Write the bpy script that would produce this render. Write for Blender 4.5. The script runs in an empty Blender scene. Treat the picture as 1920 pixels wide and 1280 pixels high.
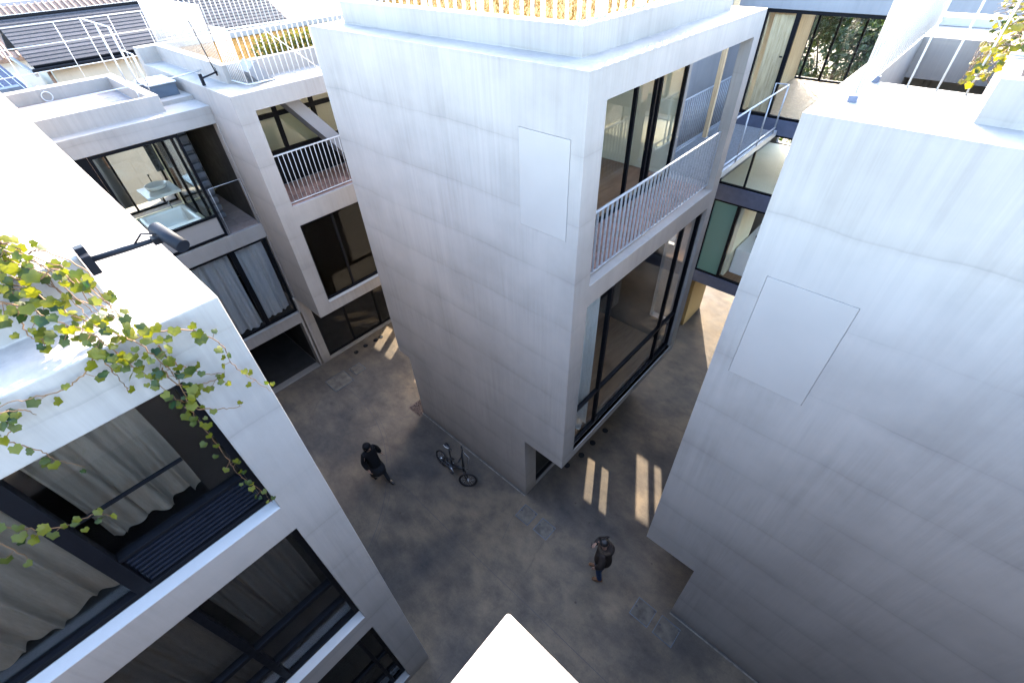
import bpy, bmesh, math, random
from mathutils import Vector, Matrix, Euler
R = math.radians
random.seed(11)
sc = bpy.context.scene
COL = sc.collection

# ------------------------------------------------------------------ camera
cam_d = bpy.data.cameras.new('camera'); cam = bpy.data.objects.new('camera', cam_d); COL.objects.link(cam)
rt = Vector((0.73962, 0.67111, -0.03475)); dn = Vector((0.43573, -0.51977, -0.73478)); fw = Vector((-0.51120, 0.52850, -0.67747))
fw.normalize(); rt = (rt - fw * rt.dot(fw)).normalized(); up = rt.cross(fw)
cam.matrix_world = Matrix(((rt.x, up.x, -fw.x, 4.168), (rt.y, up.y, -fw.y, -4.571), (rt.z, up.z, -fw.z, 11.25), (0, 0, 0, 1)))
cam_d.sensor_width = 36; cam_d.lens = 36 * 857.9 / 1920; cam_d.clip_end = 2000; cam_d.clip_start = 0.05
sc.camera = cam
# ------------------------------------------------------------------ light
EL, AZ = R(25), math.atan2(-0.5, 0.866)
SUN = Vector((math.sin(AZ) * math.cos(EL), math.cos(AZ) * math.cos(EL), math.sin(EL)))
w = bpy.data.worlds.new('World'); sc.world = w; w.use_nodes = True
nt = w.node_tree; nt.nodes.clear()
sky = nt.nodes.new('ShaderNodeTexSky'); sky.sky_type = 'NISHITA'; sky.sun_disc = False
sky.sun_elevation = EL; sky.sun_rotation = AZ; sky.air_density = 1.0; sky.dust_density = 1.7; sky.ozone_density = 1.1
bg = nt.nodes.new('ShaderNodeBackground'); bg.inputs['Strength'].default_value = 0.15
wo = nt.nodes.new('ShaderNodeOutputWorld'); nt.links.new(sky.outputs[0], bg.inputs[0]); nt.links.new(bg.outputs[0], wo.inputs[0])
sd = bpy.data.lights.new('sun', 'SUN'); sd.energy = 2.3; sd.angle = R(0.53); sd.color = (1.0, 0.87, 0.68)
sun = bpy.data.objects.new('sun', sd); COL.objects.link(sun); sun.rotation_euler = SUN.to_track_quat('Z', 'Y').to_euler()
sun.location = (0, 0, 40)
vs = sc.view_settings; vs.view_transform = 'Standard'; vs.look = 'None'; vs.gamma = 1; vs.use_curve_mapping = False
vs.exposure = 4.5
cy = sc.cycles; cy.use_denoising = True; cy.max_bounces = 10; cy.diffuse_bounces = 3; cy.glossy_bounces = 4; cy.transmission_bounces = 6; cy.transparent_max_bounces = 16
cy.sample_clamp_indirect = 6.0; cy.caustics_reflective = True; cy.blur_glossy = 0.2

# ------------------------------------------------------------------ materials
MATS = {}
K = .72          # all surfaces share one reflectance scale (lowered to raise contrast)
def dim(c): return tuple(v * K for v in c)
def mat(name):
    m = bpy.data.materials.new(name); m.use_nodes = True; t = m.node_tree; t.nodes.clear(); MATS[name] = m
    o = t.nodes.new('ShaderNodeOutputMaterial'); return m, t, o
def N(t, typ, **k):
    n = t.nodes.new(typ)
    for a, b in k.items():
        if a.startswith('i_'):
            n.inputs[a[2:].replace('_', ' ')].default_value = b
        else: setattr(n, a, b)
    return n
def pbr(t, o, col=(.5, .5, .5), rough=.6, metal=0., spec=.5):
    b = N(t, 'ShaderNodeBsdfPrincipled')
    b.inputs['Base Color'].default_value = (*col, 1); b.inputs['Roughness'].default_value = rough
    b.inputs['Metallic'].default_value = metal; b.inputs['Specular IOR Level'].default_value = spec * .5
    t.links.new(b.outputs[0], o.inputs[0]); return b
def pos(t, scale=(1, 1, 1)):
    g = N(t, 'ShaderNodeNewGeometry'); m = N(t, 'ShaderNodeVectorMath', operation='MULTIPLY'); m.inputs[1].default_value = scale
    t.links.new(g.outputs['Position'], m.inputs[0]); return m.outputs[0]
def noise(t, vec, s, d=6, r=.55):
    n = N(t, 'ShaderNodeTexNoise'); n.inputs['Scale'].default_value = s; n.inputs['Detail'].default_value = d; n.inputs['Roughness'].default_value = r
    t.links.new(vec, n.inputs['Vector']); return n.outputs['Fac']
def ramp(t, fac, stops):
    r = N(t, 'ShaderNodeValToRGB'); e = r.color_ramp.elements
    while len(e) < len(stops): e.new(.5)
    for x, (p, c) in zip(e, stops): x.position = p; x.color = (*c, 1) if len(c) == 3 else c
    t.links.new(fac, r.inputs[0]); return r.outputs[0]
def mixc(t, a, b, fac, mode='MULTIPLY'):
    m = N(t, 'ShaderNodeMix', data_type='RGBA', blend_type=mode)
    for s, v in ((m.inputs[0], fac), (m.inputs[6], a), (m.inputs[7], b)):
        if hasattr(v, 'is_linked') or hasattr(v, 'links'): t.links.new(v, s)
        else: s.default_value = v if isinstance(v, (int, float)) else (*v, 1)
    return m.outputs[2]
def math_(t, op, a, b=None):
    m = N(t, 'ShaderNodeMath', operation=op)
    for i, v in enumerate((a, b)):
        if v is None: continue
        if hasattr(v, 'links'): t.links.new(v, m.inputs[i])
        else: m.inputs[i].default_value = v
    return m.outputs[0]
def bump(t, b, h, dist, st=1.0):
    n = N(t, 'ShaderNodeBump'); n.inputs['Distance'].default_value = dist; n.inputs['Strength'].default_value = st
    t.links.new(h, n.inputs['Height']); t.links.new(n.outputs[0], b.inputs['Normal'])

def concrete(name, col, streak=.085, bands=.19, rough=.75):
    col = dim(col); m, t, o = mat(name); b = pbr(t, o, col, rough, 0, .3)
    st = noise(t, pos(t, (5, 5, .22)), 2.2, 8, .7); st2 = noise(t, pos(t, (1.1, 1.1, .12)), 1.3, 4); cl = noise(t, pos(t, (1, 1, 1)), .6, 7, .6); fine = noise(t, pos(t), 26, 5)
    msk = ramp(t, noise(t, pos(t, (.7, .7, .5)), 1.1, 4), [(.38, (0, 0, 0)), (.62, (1, 1, 1))])
    c = mixc(t, col, ramp(t, st, [(.25, (1 - streak * 2.4,) * 3), (.60, (1, 1, 1))]), msk)
    c = mixc(t, c, ramp(t, st2, [(.3, (1 - streak * .8,) * 3), (.7, (1, 1, 1))]), 1.0)
    c = mixc(t, c, ramp(t, cl, [(.28, (1 - streak * 2.4,) * 3), (.55, (1, 1, 1)), (.75, (1 + streak * .5,) * 3)]), 1.0)
    # day-work joints: one wandering line about every 0.92 m, darker just above it and fading upwards
    sep = N(t, 'ShaderNodeSeparateXYZ'); g = N(t, 'ShaderNodeNewGeometry'); t.links.new(g.outputs['Position'], sep.inputs[0])
    wob = noise(t, pos(t, (.8, .8, .06)), 1.0, 6, .55)
    zz = math_(t, 'FRACT', math_(t, 'ADD', math_(t, 'MULTIPLY', sep.outputs[2], 1 / .92), math_(t, 'MULTIPLY', wob, .16)))
    ln = ramp(t, zz, [(0.0, (1 - bands,) * 3), (.012, (1 - bands * .9,) * 3), (.03, (1 - bands * .45,) * 3), (.22, (1, 1, 1)), (.93, (1, 1, 1)), (.985, (1 - bands * .35,) * 3)])
    amt = ramp(t, noise(t, pos(t), .8, 4), [(.34, (.25, .25, .25)), (.58, (1, 1, 1))])
    c = mixc(t, c, ln, amt)
    drip = noise(t, pos(t, (7, 7, .10)), 2.6, 6, .7); top = ramp(t, math_(t, 'MULTIPLY', sep.outputs[2], .1), [(.72, (0, 0, 0)), (.99, (1, 1, 1))])
    c = mixc(t, c, ramp(t, drip, [(.40, (1 - streak * .9, 1 - streak * .88, 1 - streak * .8)), (.56, (1, 1, 1))]), top)
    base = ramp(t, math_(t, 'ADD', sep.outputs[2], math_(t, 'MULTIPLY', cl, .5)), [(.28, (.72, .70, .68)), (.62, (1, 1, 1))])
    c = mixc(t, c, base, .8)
    t.links.new(c, b.inputs['Base Color'])
    h = math_(t, 'ADD', math_(t, 'MULTIPLY', cl, .6), math_(t, 'MULTIPLY', fine, .12))
    bump(t, b, math_(t, 'ADD', h, math_(t, 'MULTIPLY', st, .10)), .012, .5)
    return m
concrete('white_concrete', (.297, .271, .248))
concrete('roof_white', (.40, .395, .39), .03, 0.0)
concrete('grey_render', (.21, .21, .22), .05, .03)
concrete('ochre_render', (.30, .19, .075), .05, .02)
concrete('cream_render', (.45, .40, .32), .05, .02)
def simple(name, col, rough=.5, metal=0, spec=.5, var=.12, sc_=6):
    col = dim(col); m, t, o = mat(name); b = pbr(t, o, col, rough, metal, spec)
    n = noise(t, pos(t), sc_, 5); c = mixc(t, col, ramp(t, n, [(.3, (1 - var * 1.5,) * 3), (.7, (1 + var * .3,) * 3)]), 1.0)
    t.links.new(c, b.inputs['Base Color']); r_ = ramp(t, noise(t, pos(t), sc_ * 2.3, 4), [(.3, (max(rough - .08, 0),) * 3), (.7, (min(rough + .1, 1),) * 3)])
    t.links.new(r_, b.inputs['Roughness']); return m
simple('white_panel', (.288, .264, .243), .85, 0, .2, .03, 2)
simple('black_frame', (.0045, .005, .007), .5, 0, .16)
simple('dark_louvre', (.007, .009, .015), .45, 0, .25)
simple('white_steel', (.42, .42, .42), .5, 0, .5, .03)
simple('galvanised', (.42, .44, .47), .45, .35, .5, .18, 30)
simple('dark_steel', (.10, .115, .14), .45, .5)
simple('blue_steel', (.10, .115, .17), .45, .2)
simple('lamp_grey', (.006, .0075, .012), .6, 0, .2)
simple('soft_white', (.55, .54, .52), .6, 0, .3, .03)
simple('room_cream', (.78, .74, .55), .7, 0, .3, .05, 2)
simple('room_shade', (.035, .032, .030), .8, 0, .2, .2, 2)  # shade of unlit rooms is put into this wall colour
simple('porcelain', (.85, .86, .86), .15, 0, .5, .02)
simple('chrome', (.7, .7, .72), .15, 1.0, .5, .05)
simple('rubber', (.018, .014, .014), .7)
simple('black_paint', (.012, .012, .014), .35)
simple('silver', (.65, .66, .68), .3, .9)
simple('solar_blue', (.008, .018, .05), .3, 0)
simple('brown_tile', (.22, .13, .085), .7, 0, .3, .3, 14)
simple('slate', (.045, .047, .056), .55, 0, .4, .28, 5)
simple('blue_box', (.06, .08, .11), .6)
def tilemat(name, col, hue=.25):
    col = dim(col); m, t, o = mat(name); b = pbr(t, o, col, .65, 0, .35)
    oi = N(t, 'ShaderNodeObjectInfo'); n = noise(t, pos(t), 9, 5)
    c = mixc(t, col, ramp(t, oi.outputs['Random'], [(0, (1 - hue,) * 3), (1, (1 + hue, 1 + hue * .8, 1 + hue * .7))]), 1.0)
    c = mixc(t, c, ramp(t, n, [(.3, (.8, .8, .8)), (.7, (1.08, 1.08, 1.08))]), 1.0); t.links.new(c, b.inputs['Base Color']); return m
tilemat('red_tile', (.25, .15, .12)); tilemat('pink_tile', (.19, .15, .135), .10); tilemat('slate_piece', (.045, .046, .053), .2); MATS['slate_piece'].node_tree.nodes['Principled BSDF'].inputs['Specular IOR Level'].default_value = .08; MATS['slate_piece'].node_tree.nodes['Principled BSDF'].inputs['Roughness'].default_value = .9
tilemat('deck_wood', (.36, .26, .15), .12); tilemat('roof_brown', (.20, .12, .08), .25)
def wood(name, col, axis):
    col = dim(col); m, t, o = mat(name); b = pbr(t, o, col, .45, 0, .4)
    s = {'x': (1.2, 14, 14), 'y': (14, 1.2, 14), 'z': (14, 14, 1.2)}[axis]
    n = noise(t, pos(t, s), 1.5, 8, .7); c = mixc(t, col, ramp(t, n, [(.3, (.62, .55, .48)), (.65, (1.1, 1.08, 1.05))]), 1.0); t.links.new(c, b.inputs['Base Color']); return m
wood('floor_wood', (.27, .165, .09), 'y'); wood('door_wood', (.62, .52, .34), 'z'); wood('post_wood', (.55, .42, .26), 'z')
# ground: worn concrete yard with stains, cloudy trowel marks and hair cracks
m, t, o = mat('yard_concrete'); b = pbr(t, o, (.27, .25, .225), .8, 0, .12)
p1 = pos(t); big = noise(t, p1, .5, 8, .62); mid = noise(t, p1, 2.1, 8, .68); fine = noise(t, p1, 30, 6, .6)
wv = N(t, 'ShaderNodeVectorMath', operation='MULTIPLY_ADD'); nn = N(t, 'ShaderNodeTexNoise'); nn.inputs['Scale'].default_value = .7; nn.inputs['Detail'].default_value = 6
t.links.new(p1, nn.inputs['Vector']); t.links.new(nn.outputs['Color'], wv.inputs[0]); wv.inputs[1].default_value = (1.4, 1.4, 1.4); t.links.new(p1, wv.inputs[2])
vo = N(t, 'ShaderNodeTexVoronoi', feature='DISTANCE_TO_EDGE'); vo.inputs['Scale'].default_value = .12; t.links.new(wv.outputs[0], vo.inputs['Vector'])
tro = noise(t, pos(t, (1.0, 1.7, 1)), 1.5, 9, .66); low = noise(t, p1, .22, 4, .5)
c = ramp(t, big, [(p_, dim(c_)) for p_, c_ in [(.30, (.052, .051, .053)), (.43, (.086, .076, .066)), (.57, (.132, .111, .088)), (.74, (.096, .084, .072))]])
c = mixc(t, c, ramp(t, low, [(.35, (.72, .74, .79)), (.6, (1.14, 1.05, .94))]), 1.0)
c = mixc(t, c, ramp(t, mid, [(.25, (.50, .52, .58)), (.44, (.95, .95, .95)), (.75, (1.18, 1.14, 1.09))]), .75)
c = mixc(t, c, ramp(t, tro, [(.3, (.70, .71, .75)), (.6, (1.08, 1.06, 1.04))]), 1.0)
c = mixc(t, c, ramp(t, fine, [(.3, (.88, .88, .88)), (.7, (1.05, 1.05, 1.05))]), 1.0)
c = mixc(t, c, ramp(t, vo.outputs['Distance'], [(0, (.6, .6, .62)), (.002, (.8, .8, .8)), (.005, (1, 1, 1))]), ramp(t, big, [(.45, (0, 0, 0)), (.6, (.6, .6, .6))]))
sp = N(t, 'ShaderNodeTexVoronoi'); sp.inputs['Scale'].default_value = 1.7; t.links.new(p1, sp.inputs['Vector'])
c = mixc(t, c, ramp(t, sp.outputs['Distance'], [(0, (.35, .33, .32)), (.035, (.5, .48, .47)), (.05, (1, 1, 1))]), .7)
t.links.new(c, b.inputs['Base Color']); t.links.new(ramp(t, mid, [(.3, (.62,) * 3), (.7, (.9,) * 3)]), b.inputs['Roughness'])
bump(t, b, math_(t, 'ADD', math_(t, 'MULTIPLY', mid, .3), math_(t, 'MULTIPLY', fine, .15)), .01, .5)
# glass
def glass(name, tint, refl=1.0, rough=.0):
    m, t, o = mat(name); tr = N(t, 'ShaderNodeBsdfTransparent'); tr.inputs[0].default_value = (*tint, 1)
    gl = N(t, 'ShaderNodeBsdfGlossy'); gl.inputs['Roughness'].default_value = rough; gl.inputs['Color'].default_value = (.95, .97, 1, 1)
    lw = N(t, 'ShaderNodeLayerWeight'); lw.inputs[0].default_value = .5
    f = math_(t, 'MINIMUM', math_(t, 'ADD', math_(t, 'MULTIPLY', math_(t, 'POWER', lw.outputs['Facing'], 5.0), .7), .028 * refl), 1.0)
    mx = N(t, 'ShaderNodeMixShader'); t.links.new(f, mx.inputs[0]); t.links.new(tr.outputs[0], mx.inputs[1]); t.links.new(gl.outputs[0], mx.inputs[2]); t.links.new(mx.outputs[0], o.inputs[0]); return m
glass('clear_glass', (.95, .955, .95)); glass('green_glass', (.95, .965, .93)); glass('dim_glass', (.40, .42, .42), .6)  # dim_glass: darkness of the room behind is put into the tint
m, t, o = mat('frosted_glass'); b = pbr(t, o, (.10, .22, .20), .25, 0, .5); b.inputs['Transmission Weight'].default_value = .35
def cloth(name, col):
    col = dim(col); m, t, o = mat(name); d = N(t, 'ShaderNodeBsdfDiffuse'); tl = N(t, 'ShaderNodeBsdfTranslucent'); mx = N(t, 'ShaderNodeMixShader'); mx.inputs[0].default_value = .35
    n = noise(t, pos(t, (30, 30, 4)), 2, 5); c = mixc(t, col, ramp(t, n, [(.3, (.86, .86, .86)), (.7, (1.04, 1.04, 1.04))]), 1.0)
    t.links.new(c, d.inputs[0]); t.links.new(c, tl.inputs[0]); t.links.new(d.outputs[0], mx.inputs[1]); t.links.new(tl.outputs[0], mx.inputs[2]); t.links.new(mx.outputs[0], o.inputs[0])
cloth('beige_curtain', (.185, .158, .128)); cloth('dim_curtain', (.10, .09, .08)); cloth('blue_curtain', (.52, .53, .55)); cloth('white_curtain', (.75, .80, .80))  # dim_curtain is the beige curtain with room shade put into its colour
def leafmat(name, a, b_, tr=.45):
    a, b_ = dim(a), dim(b_); m, t, o = mat(name); oi = N(t, 'ShaderNodeObjectInfo'); n = noise(t, pos(t), 11, 4)
    f = math_(t, 'ADD', math_(t, 'MULTIPLY', oi.outputs['Random'], .6), math_(t, 'MULTIPLY', n, .55)); c = ramp(t, f, [(.25, a), (.8, b_)])
    d = N(t, 'ShaderNodeBsdfPrincipled'); d.inputs['Roughness'].default_value = .95 if name == 'dry_grass' else .5; d.inputs['Specular IOR Level'].default_value = .02 if name == 'dry_grass' else .25; t.links.new(c, d.inputs['Base Color'])
    tl = N(t, 'ShaderNodeBsdfTranslucent'); t.links.new(mixc(t, c, (1.3, 1.25, .35), 1.0), tl.inputs[0])
    mx = N(t, 'ShaderNodeMixShader'); mx.inputs[0].default_value = tr; t.links.new(d.outputs[0], mx.inputs[1]); t.links.new(tl.outputs[0], mx.inputs[2]); t.links.new(mx.outputs[0], o.inputs[0])
leafmat('ivy_leaf', (.007, .027, .004), (.11, .11, .005), .46); leafmat('yellow_leaf', (.02, .04, .004), (.20, .165, .008), .48); leafmat('tree_leaf', (.014, .034, .012), (.045, .07, .025), .3)
leafmat('dry_grass', (.085, .045, .010), (.15, .088, .024), .15)
simple('ivy_stem', (.16, .085, .04), .6, 0, .3, .25); simple('bark', (.10, .075, .05), .8)
simple('skin', (.30, .17, .12), .5); simple('hair', (.012, .010, .010), .45); simple('black_cloth', (.010, .010, .011), .85, 0, .2, .2, 20)
simple('grey_cloth', (.03, .03, .034), .85, 0, .2, .2, 20); simple('parka', (.030, .022, .019), .8, 0, .2, .25, 14); simple('denim', (.025, .04, .085), .85, 0, .2, .2, 20)
simple('tan_leather', (.12, .05, .018), .5, 0, .4, .2, 20); simple('dark_leather', (.018, .014, .013), .4); simple('fur', (.055, .04, .03), .9, 0, .1, .4, 40)

# ------------------------------------------------------------------ builders
def link(name, me, m=None, parent=None):
    o = bpy.data.objects.new(name, me); COL.objects.link(o)
    if m and not me.materials: me.materials.append(MATS[m])
    if parent: o.parent = parent
    return o
def tag(o, label=None, cat=None, group=None, kind=None):
    for k, v in (('label', label), ('category', cat), ('group', group), ('kind', kind)):
        if v: o[k] = v
    return o
def thing(name, label, cat, loc=(0, 0, 0), group=None):
    o = bpy.data.objects.new(name, None); COL.objects.link(o); o.location = loc; o.empty_display_size = .2
    return tag(o, label, cat, group)
def rel(parent, pts):   # world points -> local to an unrotated parent (part Empties sit at the origin)
    if parent is None: return pts
    off = Vector(parent.location); q = parent.parent
    while q: off = off + Vector(q.location); q = q.parent
    return [tuple(Vector(p) - off) for p in pts]
def mesh(name, verts, faces, smooth=False):
    me = bpy.data.meshes.new(name); me.from_pydata([tuple(v) for v in verts], [], faces); me.validate()
    if smooth: me.polygons.foreach_set('use_smooth', [True] * len(me.polygons))
    me.update(); return me
def solid(name, ops, m, parent=None, bev=.008):
    """One closed mesh: boxes added (+) and cut (-) in order. Box = x0,x1,y0,y1,z0,z1."""
    ax = []
    for i in range(3):
        s = sorted({round(v, 4) for _, bx in ops for v in bx[2 * i:2 * i + 2]}); ax.append(s)
    X, Y, Z = ax; nx, ny, nz = len(X) - 1, len(Y) - 1, len(Z) - 1
    ix = [{v: k for k, v in enumerate(a)} for a in ax]
    g = bytearray(nx * ny * nz)
    for op, bx in ops:
        r = [ix[i // 2][round(bx[i], 4)] for i in range(6)]; v = {'+': 1, '-': 0, 'r': 2, 'c': 3}[op]
        for i in range(r[0], r[1]):
            for j in range(r[2], r[3]):
                for k in range(r[4], r[5]): g[(i * ny + j) * nz + k] = v
    S = lambda i, j, k: 0 <= i < nx and 0 <= j < ny and 0 <= k < nz and g[(i * ny + j) * nz + k] == 1
    T = lambda i, j, k: g[(i * ny + j) * nz + k] if (0 <= i < nx and 0 <= j < ny and 0 <= k < nz) else 0
    mi = []
    vid, vs_, fs = {}, [], []
    def V(i, j, k):
        key = (i, j, k)
        if key not in vid: vid[key] = len(vs_); vs_.append((X[i], Y[j], Z[k]))
        return vid[key]
    for i in range(nx):
        for j in range(ny):
            for k in range(nz):
                if not S(i, j, k): continue
                if not S(i - 1, j, k): mi.append(max(T(i - 1, j, k) - 1, 0)); fs.append([V(i, j, k), V(i, j, k + 1), V(i, j + 1, k + 1), V(i, j + 1, k)])
                if not S(i + 1, j, k): mi.append(max(T(i + 1, j, k) - 1, 0)); fs.append([V(i + 1, j, k), V(i + 1, j + 1, k), V(i + 1, j + 1, k + 1), V(i + 1, j, k + 1)])
                if not S(i, j - 1, k): mi.append(max(T(i, j - 1, k) - 1, 0)); fs.append([V(i, j, k), V(i + 1, j, k), V(i + 1, j, k + 1), V(i, j, k + 1)])
                if not S(i, j + 1, k): mi.append(max(T(i, j + 1, k) - 1, 0)); fs.append([V(i, j + 1, k), V(i, j + 1, k + 1), V(i + 1, j + 1, k + 1), V(i + 1, j + 1, k)])
                if not S(i, j, k - 1): mi.append(max(T(i, j, k - 1) - 1, 0)); fs.append([V(i, j, k), V(i, j + 1, k), V(i + 1, j + 1, k), V(i + 1, j, k)])
                if not S(i, j, k + 1): mi.append(max(T(i, j, k + 1) - 1, 0)); fs.append([V(i, j, k + 1), V(i + 1, j, k + 1), V(i + 1, j + 1, k + 1), V(i, j + 1, k + 1)])
    me = mesh(name, rel(parent, vs_), fs)
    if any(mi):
        for q in (m, 'room_shade', 'room_cream'): me.materials.append(MATS[q])
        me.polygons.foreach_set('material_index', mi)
    if bev:
        bm = bmesh.new(); bm.from_mesh(me)
        es = [e for e in bm.edges if len(e.link_faces) == 2 and e.calc_face_angle(0) > .5 and e.is_manifold]
        bmesh.ops.bevel(bm, geom=es, offset=bev, segments=2, profile=.5, affect='EDGES', clamp_overlap=True); bm.to_mesh(me); bm.free()
    return link(name, me, m, parent)
def box(name, bx, m, parent=None, bev=.004):
    return solid(name, [('+', bx)], m, parent, bev)
def tube_geo(pts, rad, n=6, cap=True):
    pts = [Vector(p) for p in pts]; vs_, fs = [], []; L = len(pts)
    rad = rad if isinstance(rad, (list, tuple)) else [rad] * L
    up0 = Vector((0, 0, 1)); d0 = (pts[1] - pts[0]).normalized()
    if abs(d0.dot(up0)) > .95: up0 = Vector((1, 0, 0))
    for i, p in enumerate(pts):
        d = (pts[min(i + 1, L - 1)] - pts[max(i - 1, 0)]).normalized()
        a = d.cross(up0)
        if a.length < 1e-4: a = d.orthogonal()
        a.normalize(); b_ = d.cross(a).normalized()
        for k in range(n):
            th = 2 * math.pi * k / n; vs_.append(p + (a * math.cos(th) + b_ * math.sin(th)) * rad[i])
    for i in range(L - 1):
        for k in range(n): fs.append([i * n + k, i * n + (k + 1) % n, (i + 1) * n + (k + 1) % n, (i + 1) * n + k])
    if cap: fs.append(list(range(n))[::-1]); fs.append([(L - 1) * n + k for k in range(n)])
    return vs_, fs
def tube(name, pts, rad, m, parent=None, n=8):
    vs_, fs = tube_geo(pts, rad, n); me = mesh(name, rel(parent, vs_), fs, True)
    return link(name, me, m, parent)
def copies(name, me, places, m, parent, rot=None):
    out = []
    for i, p in enumerate(places):
        o = link(name, me, m, parent); o.location = rel(parent, [p])[0]
        if rot: o.rotation_euler = rot
        out.append(o)
    return out
def boxmesh(name, sx, sy, sz, bev=.002):
    bm = bmesh.new(); bmesh.ops.create_cube(bm, size=1); bmesh.ops.scale(bm, vec=(sx, sy, sz), verts=bm.verts)
    if bev: bmesh.ops.bevel(bm, geom=bm.edges[:], offset=bev, segments=1, affect='EDGES')
    me = bpy.data.meshes.new(name); bm.to_mesh(me); bm.free(); return me
def window(house, axis, at_, a0, a1, z0, z1, vm=(), hm=(), fw_=.05, dep=.07, gm='clear_glass', label=None, fm='black_frame', mw=None, pane_m=None):
    """Glazed frame in plane axis=at_: vertical bars at vm, horizontal bars at hm; each pane its own object."""
    w_ = bpy.data.objects.new('window', None); COL.objects.link(w_); w_.parent = house
    off = Vector(house.location); w_.location = (0, 0, 0)
    if label: w_['label'] = label
    mw = mw or fw_
    va = [a0 + fw_] + [v for q in sorted(vm) for v in (q - mw / 2, q + mw / 2)] + [a1 - fw_]
    ha = [z0 + fw_] + [v for q in sorted(hm) for v in (q - mw / 2, q + mw / 2)] + [z1 - fw_]
    def bx(a, b_, c_, d, lo, hi): return (lo, hi, a, b_, c_, d) if axis == 'x' else (a, b_, lo, hi, c_, d)
    ops = [('+', bx(a0, a1, z0, z1, at_ - dep / 2, at_ + dep / 2))]
    for i in range(0, len(va), 2):
        for j in range(0, len(ha), 2): ops.append(('-', bx(va[i], va[i + 1], ha[j], ha[j + 1], at_ - dep / 2, at_ + dep / 2)))
    solid('frame', ops, fm, w_, .003)
    for i in range(0, len(va), 2):
        for j in range(0, len(ha), 2):
            q = (pane_m or {}).get((i // 2, j // 2), gm)
            box('pane', bx(va[i] - .005, va[i + 1] + .005, ha[j] - .005, ha[j + 1] + .005, at_ - .004, at_ + .004), q, w_, 0)
    return w_
def curtain(label, axis, at_, a0, a1, z0, z1, m, folds=9, amp=.05, flare=.0, seed=0, nm='curtain'):
    rnd = random.Random(seed); na, nz = folds * 10, 8; vs_, fs = [], []
    ph = [rnd.uniform(-.6, .6) for _ in range(folds + 2)]
    for j in range(nz + 1):
        v = j / nz; z = z0 + (z1 - z0) * v
        for i in range(na + 1):
            u = i / na; k = u * folds; f = ph[int(k)] * (1 - k % 1) + ph[int(k) + 1] * (k % 1)
            a = a0 + (a1 - a0) * u + .03 * math.sin(k * 3.1 + 2 * v) * (1 - v)
            d = amp * (1 - .35 * v) * math.sin(2 * math.pi * k + f * 2.5) + .035 * math.sin(k * 1.7 + f * 3 + 2.2 * v) + flare * (1 - v) ** 2
            zz = z + (.02 * math.sin(k * 2.3 + f) if j == 0 else 0)
            vs_.append((at_ + d, a, zz) if axis == 'x' else (a, at_ + d, zz))
    for j in range(nz):
        for i in range(na): q = j * (na + 1) + i; fs.append([q, q + 1, q + na + 2, q + na + 1])
    o = link(nm, mesh(nm, vs_, fs, True), m); return tag(o, label, 'curtain')
def railing(label, p0, p1, z0, h, sp=.11, m='white_steel', bar=.007, rail=.018, posts=0, flat=False, group=None, low=.06, name='railing'):
    """Straight railing from p0 to p1 (x,y): top rail, bottom rail, each baluster its own part."""
    p0, p1 = Vector((*p0, z0)), Vector((*p1, z0)); d = p1 - p0; L = d.length; n = max(2, round(L / sp))
    t_ = thing(name, label, 'railing', tuple(p0), group)
    ang = math.atan2(d.y, d.x)
    tr = link('top_rail', boxmesh('top_rail', L + .02, rail * 2, rail * 1.4), m, t_); tr.location = d / 2 + Vector((0, 0, h)); tr.rotation_euler.z = ang
    br = link('bottom_rail', boxmesh('bottom_rail', L, rail * 1.6, rail), m, t_); br.location = d / 2 + Vector((0, 0, low)); br.rotation_euler.z = ang
    if flat: bme = boxmesh('baluster', bar * 4.5, bar * 1.2, h - low, 0)
    else:
        vs_, fs = tube_geo([(0, 0, -(h - low) / 2), (0, 0, (h - low) / 2)], bar, 6); bme = mesh('baluster', vs_, fs, True)
    for i in range(n + 1):
        o = link('baluster', bme, m, t_); o.location = d * (i / n) + Vector((0, 0, (h + low) / 2)); o.rotation_euler.z = ang + (math.pi / 2 if flat else 0)
    if posts:
        pme = boxmesh('post', .03, .03, h + .02)
        for i in range(posts): o = link('post', pme, m, t_); o.location = d * ((i + .5) / posts) + Vector((0, 0, h / 2)); o.rotation_euler.z = ang
    return t_
def rails(label, pts_list, foot, m='white_steel', rad=.014, posts=(), name='railing', group=None):
    """Bar railing: each run in pts_list is a tube, posts are (x,y,z0,z1,r)."""
    t_ = thing(name, label, 'railing', foot, group)
    for p in pts_list: tube('rail', p, rad, m, t_)
    for x, y, a, b_, r_ in posts: tube('post', [(x, y, a), (x, y, b_)], r_, m, t_)
    return t_
def tiles(parent, x0, x1, y0, y1, z, sx, sy, m, gap=.008, th=.02, nm='tile', lift=.012):
    nx, ny = max(1, round((x1 - x0) / sx)), max(1, round((y1 - y0) / sy)); sx, sy = (x1 - x0) / nx, (y1 - y0) / ny
    me = boxmesh(nm, sx - gap, sy - gap, th, .003); rr = random.Random(3)
    for i in range(nx):
        for j in range(ny):
            o = link(nm, me, m, parent); o.location = rel(parent, [(x0 + (i + .5) * sx, y0 + (j + .5) * sy, z + lift - th / 2 + rr.uniform(-.002, .002))])[0]

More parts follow.
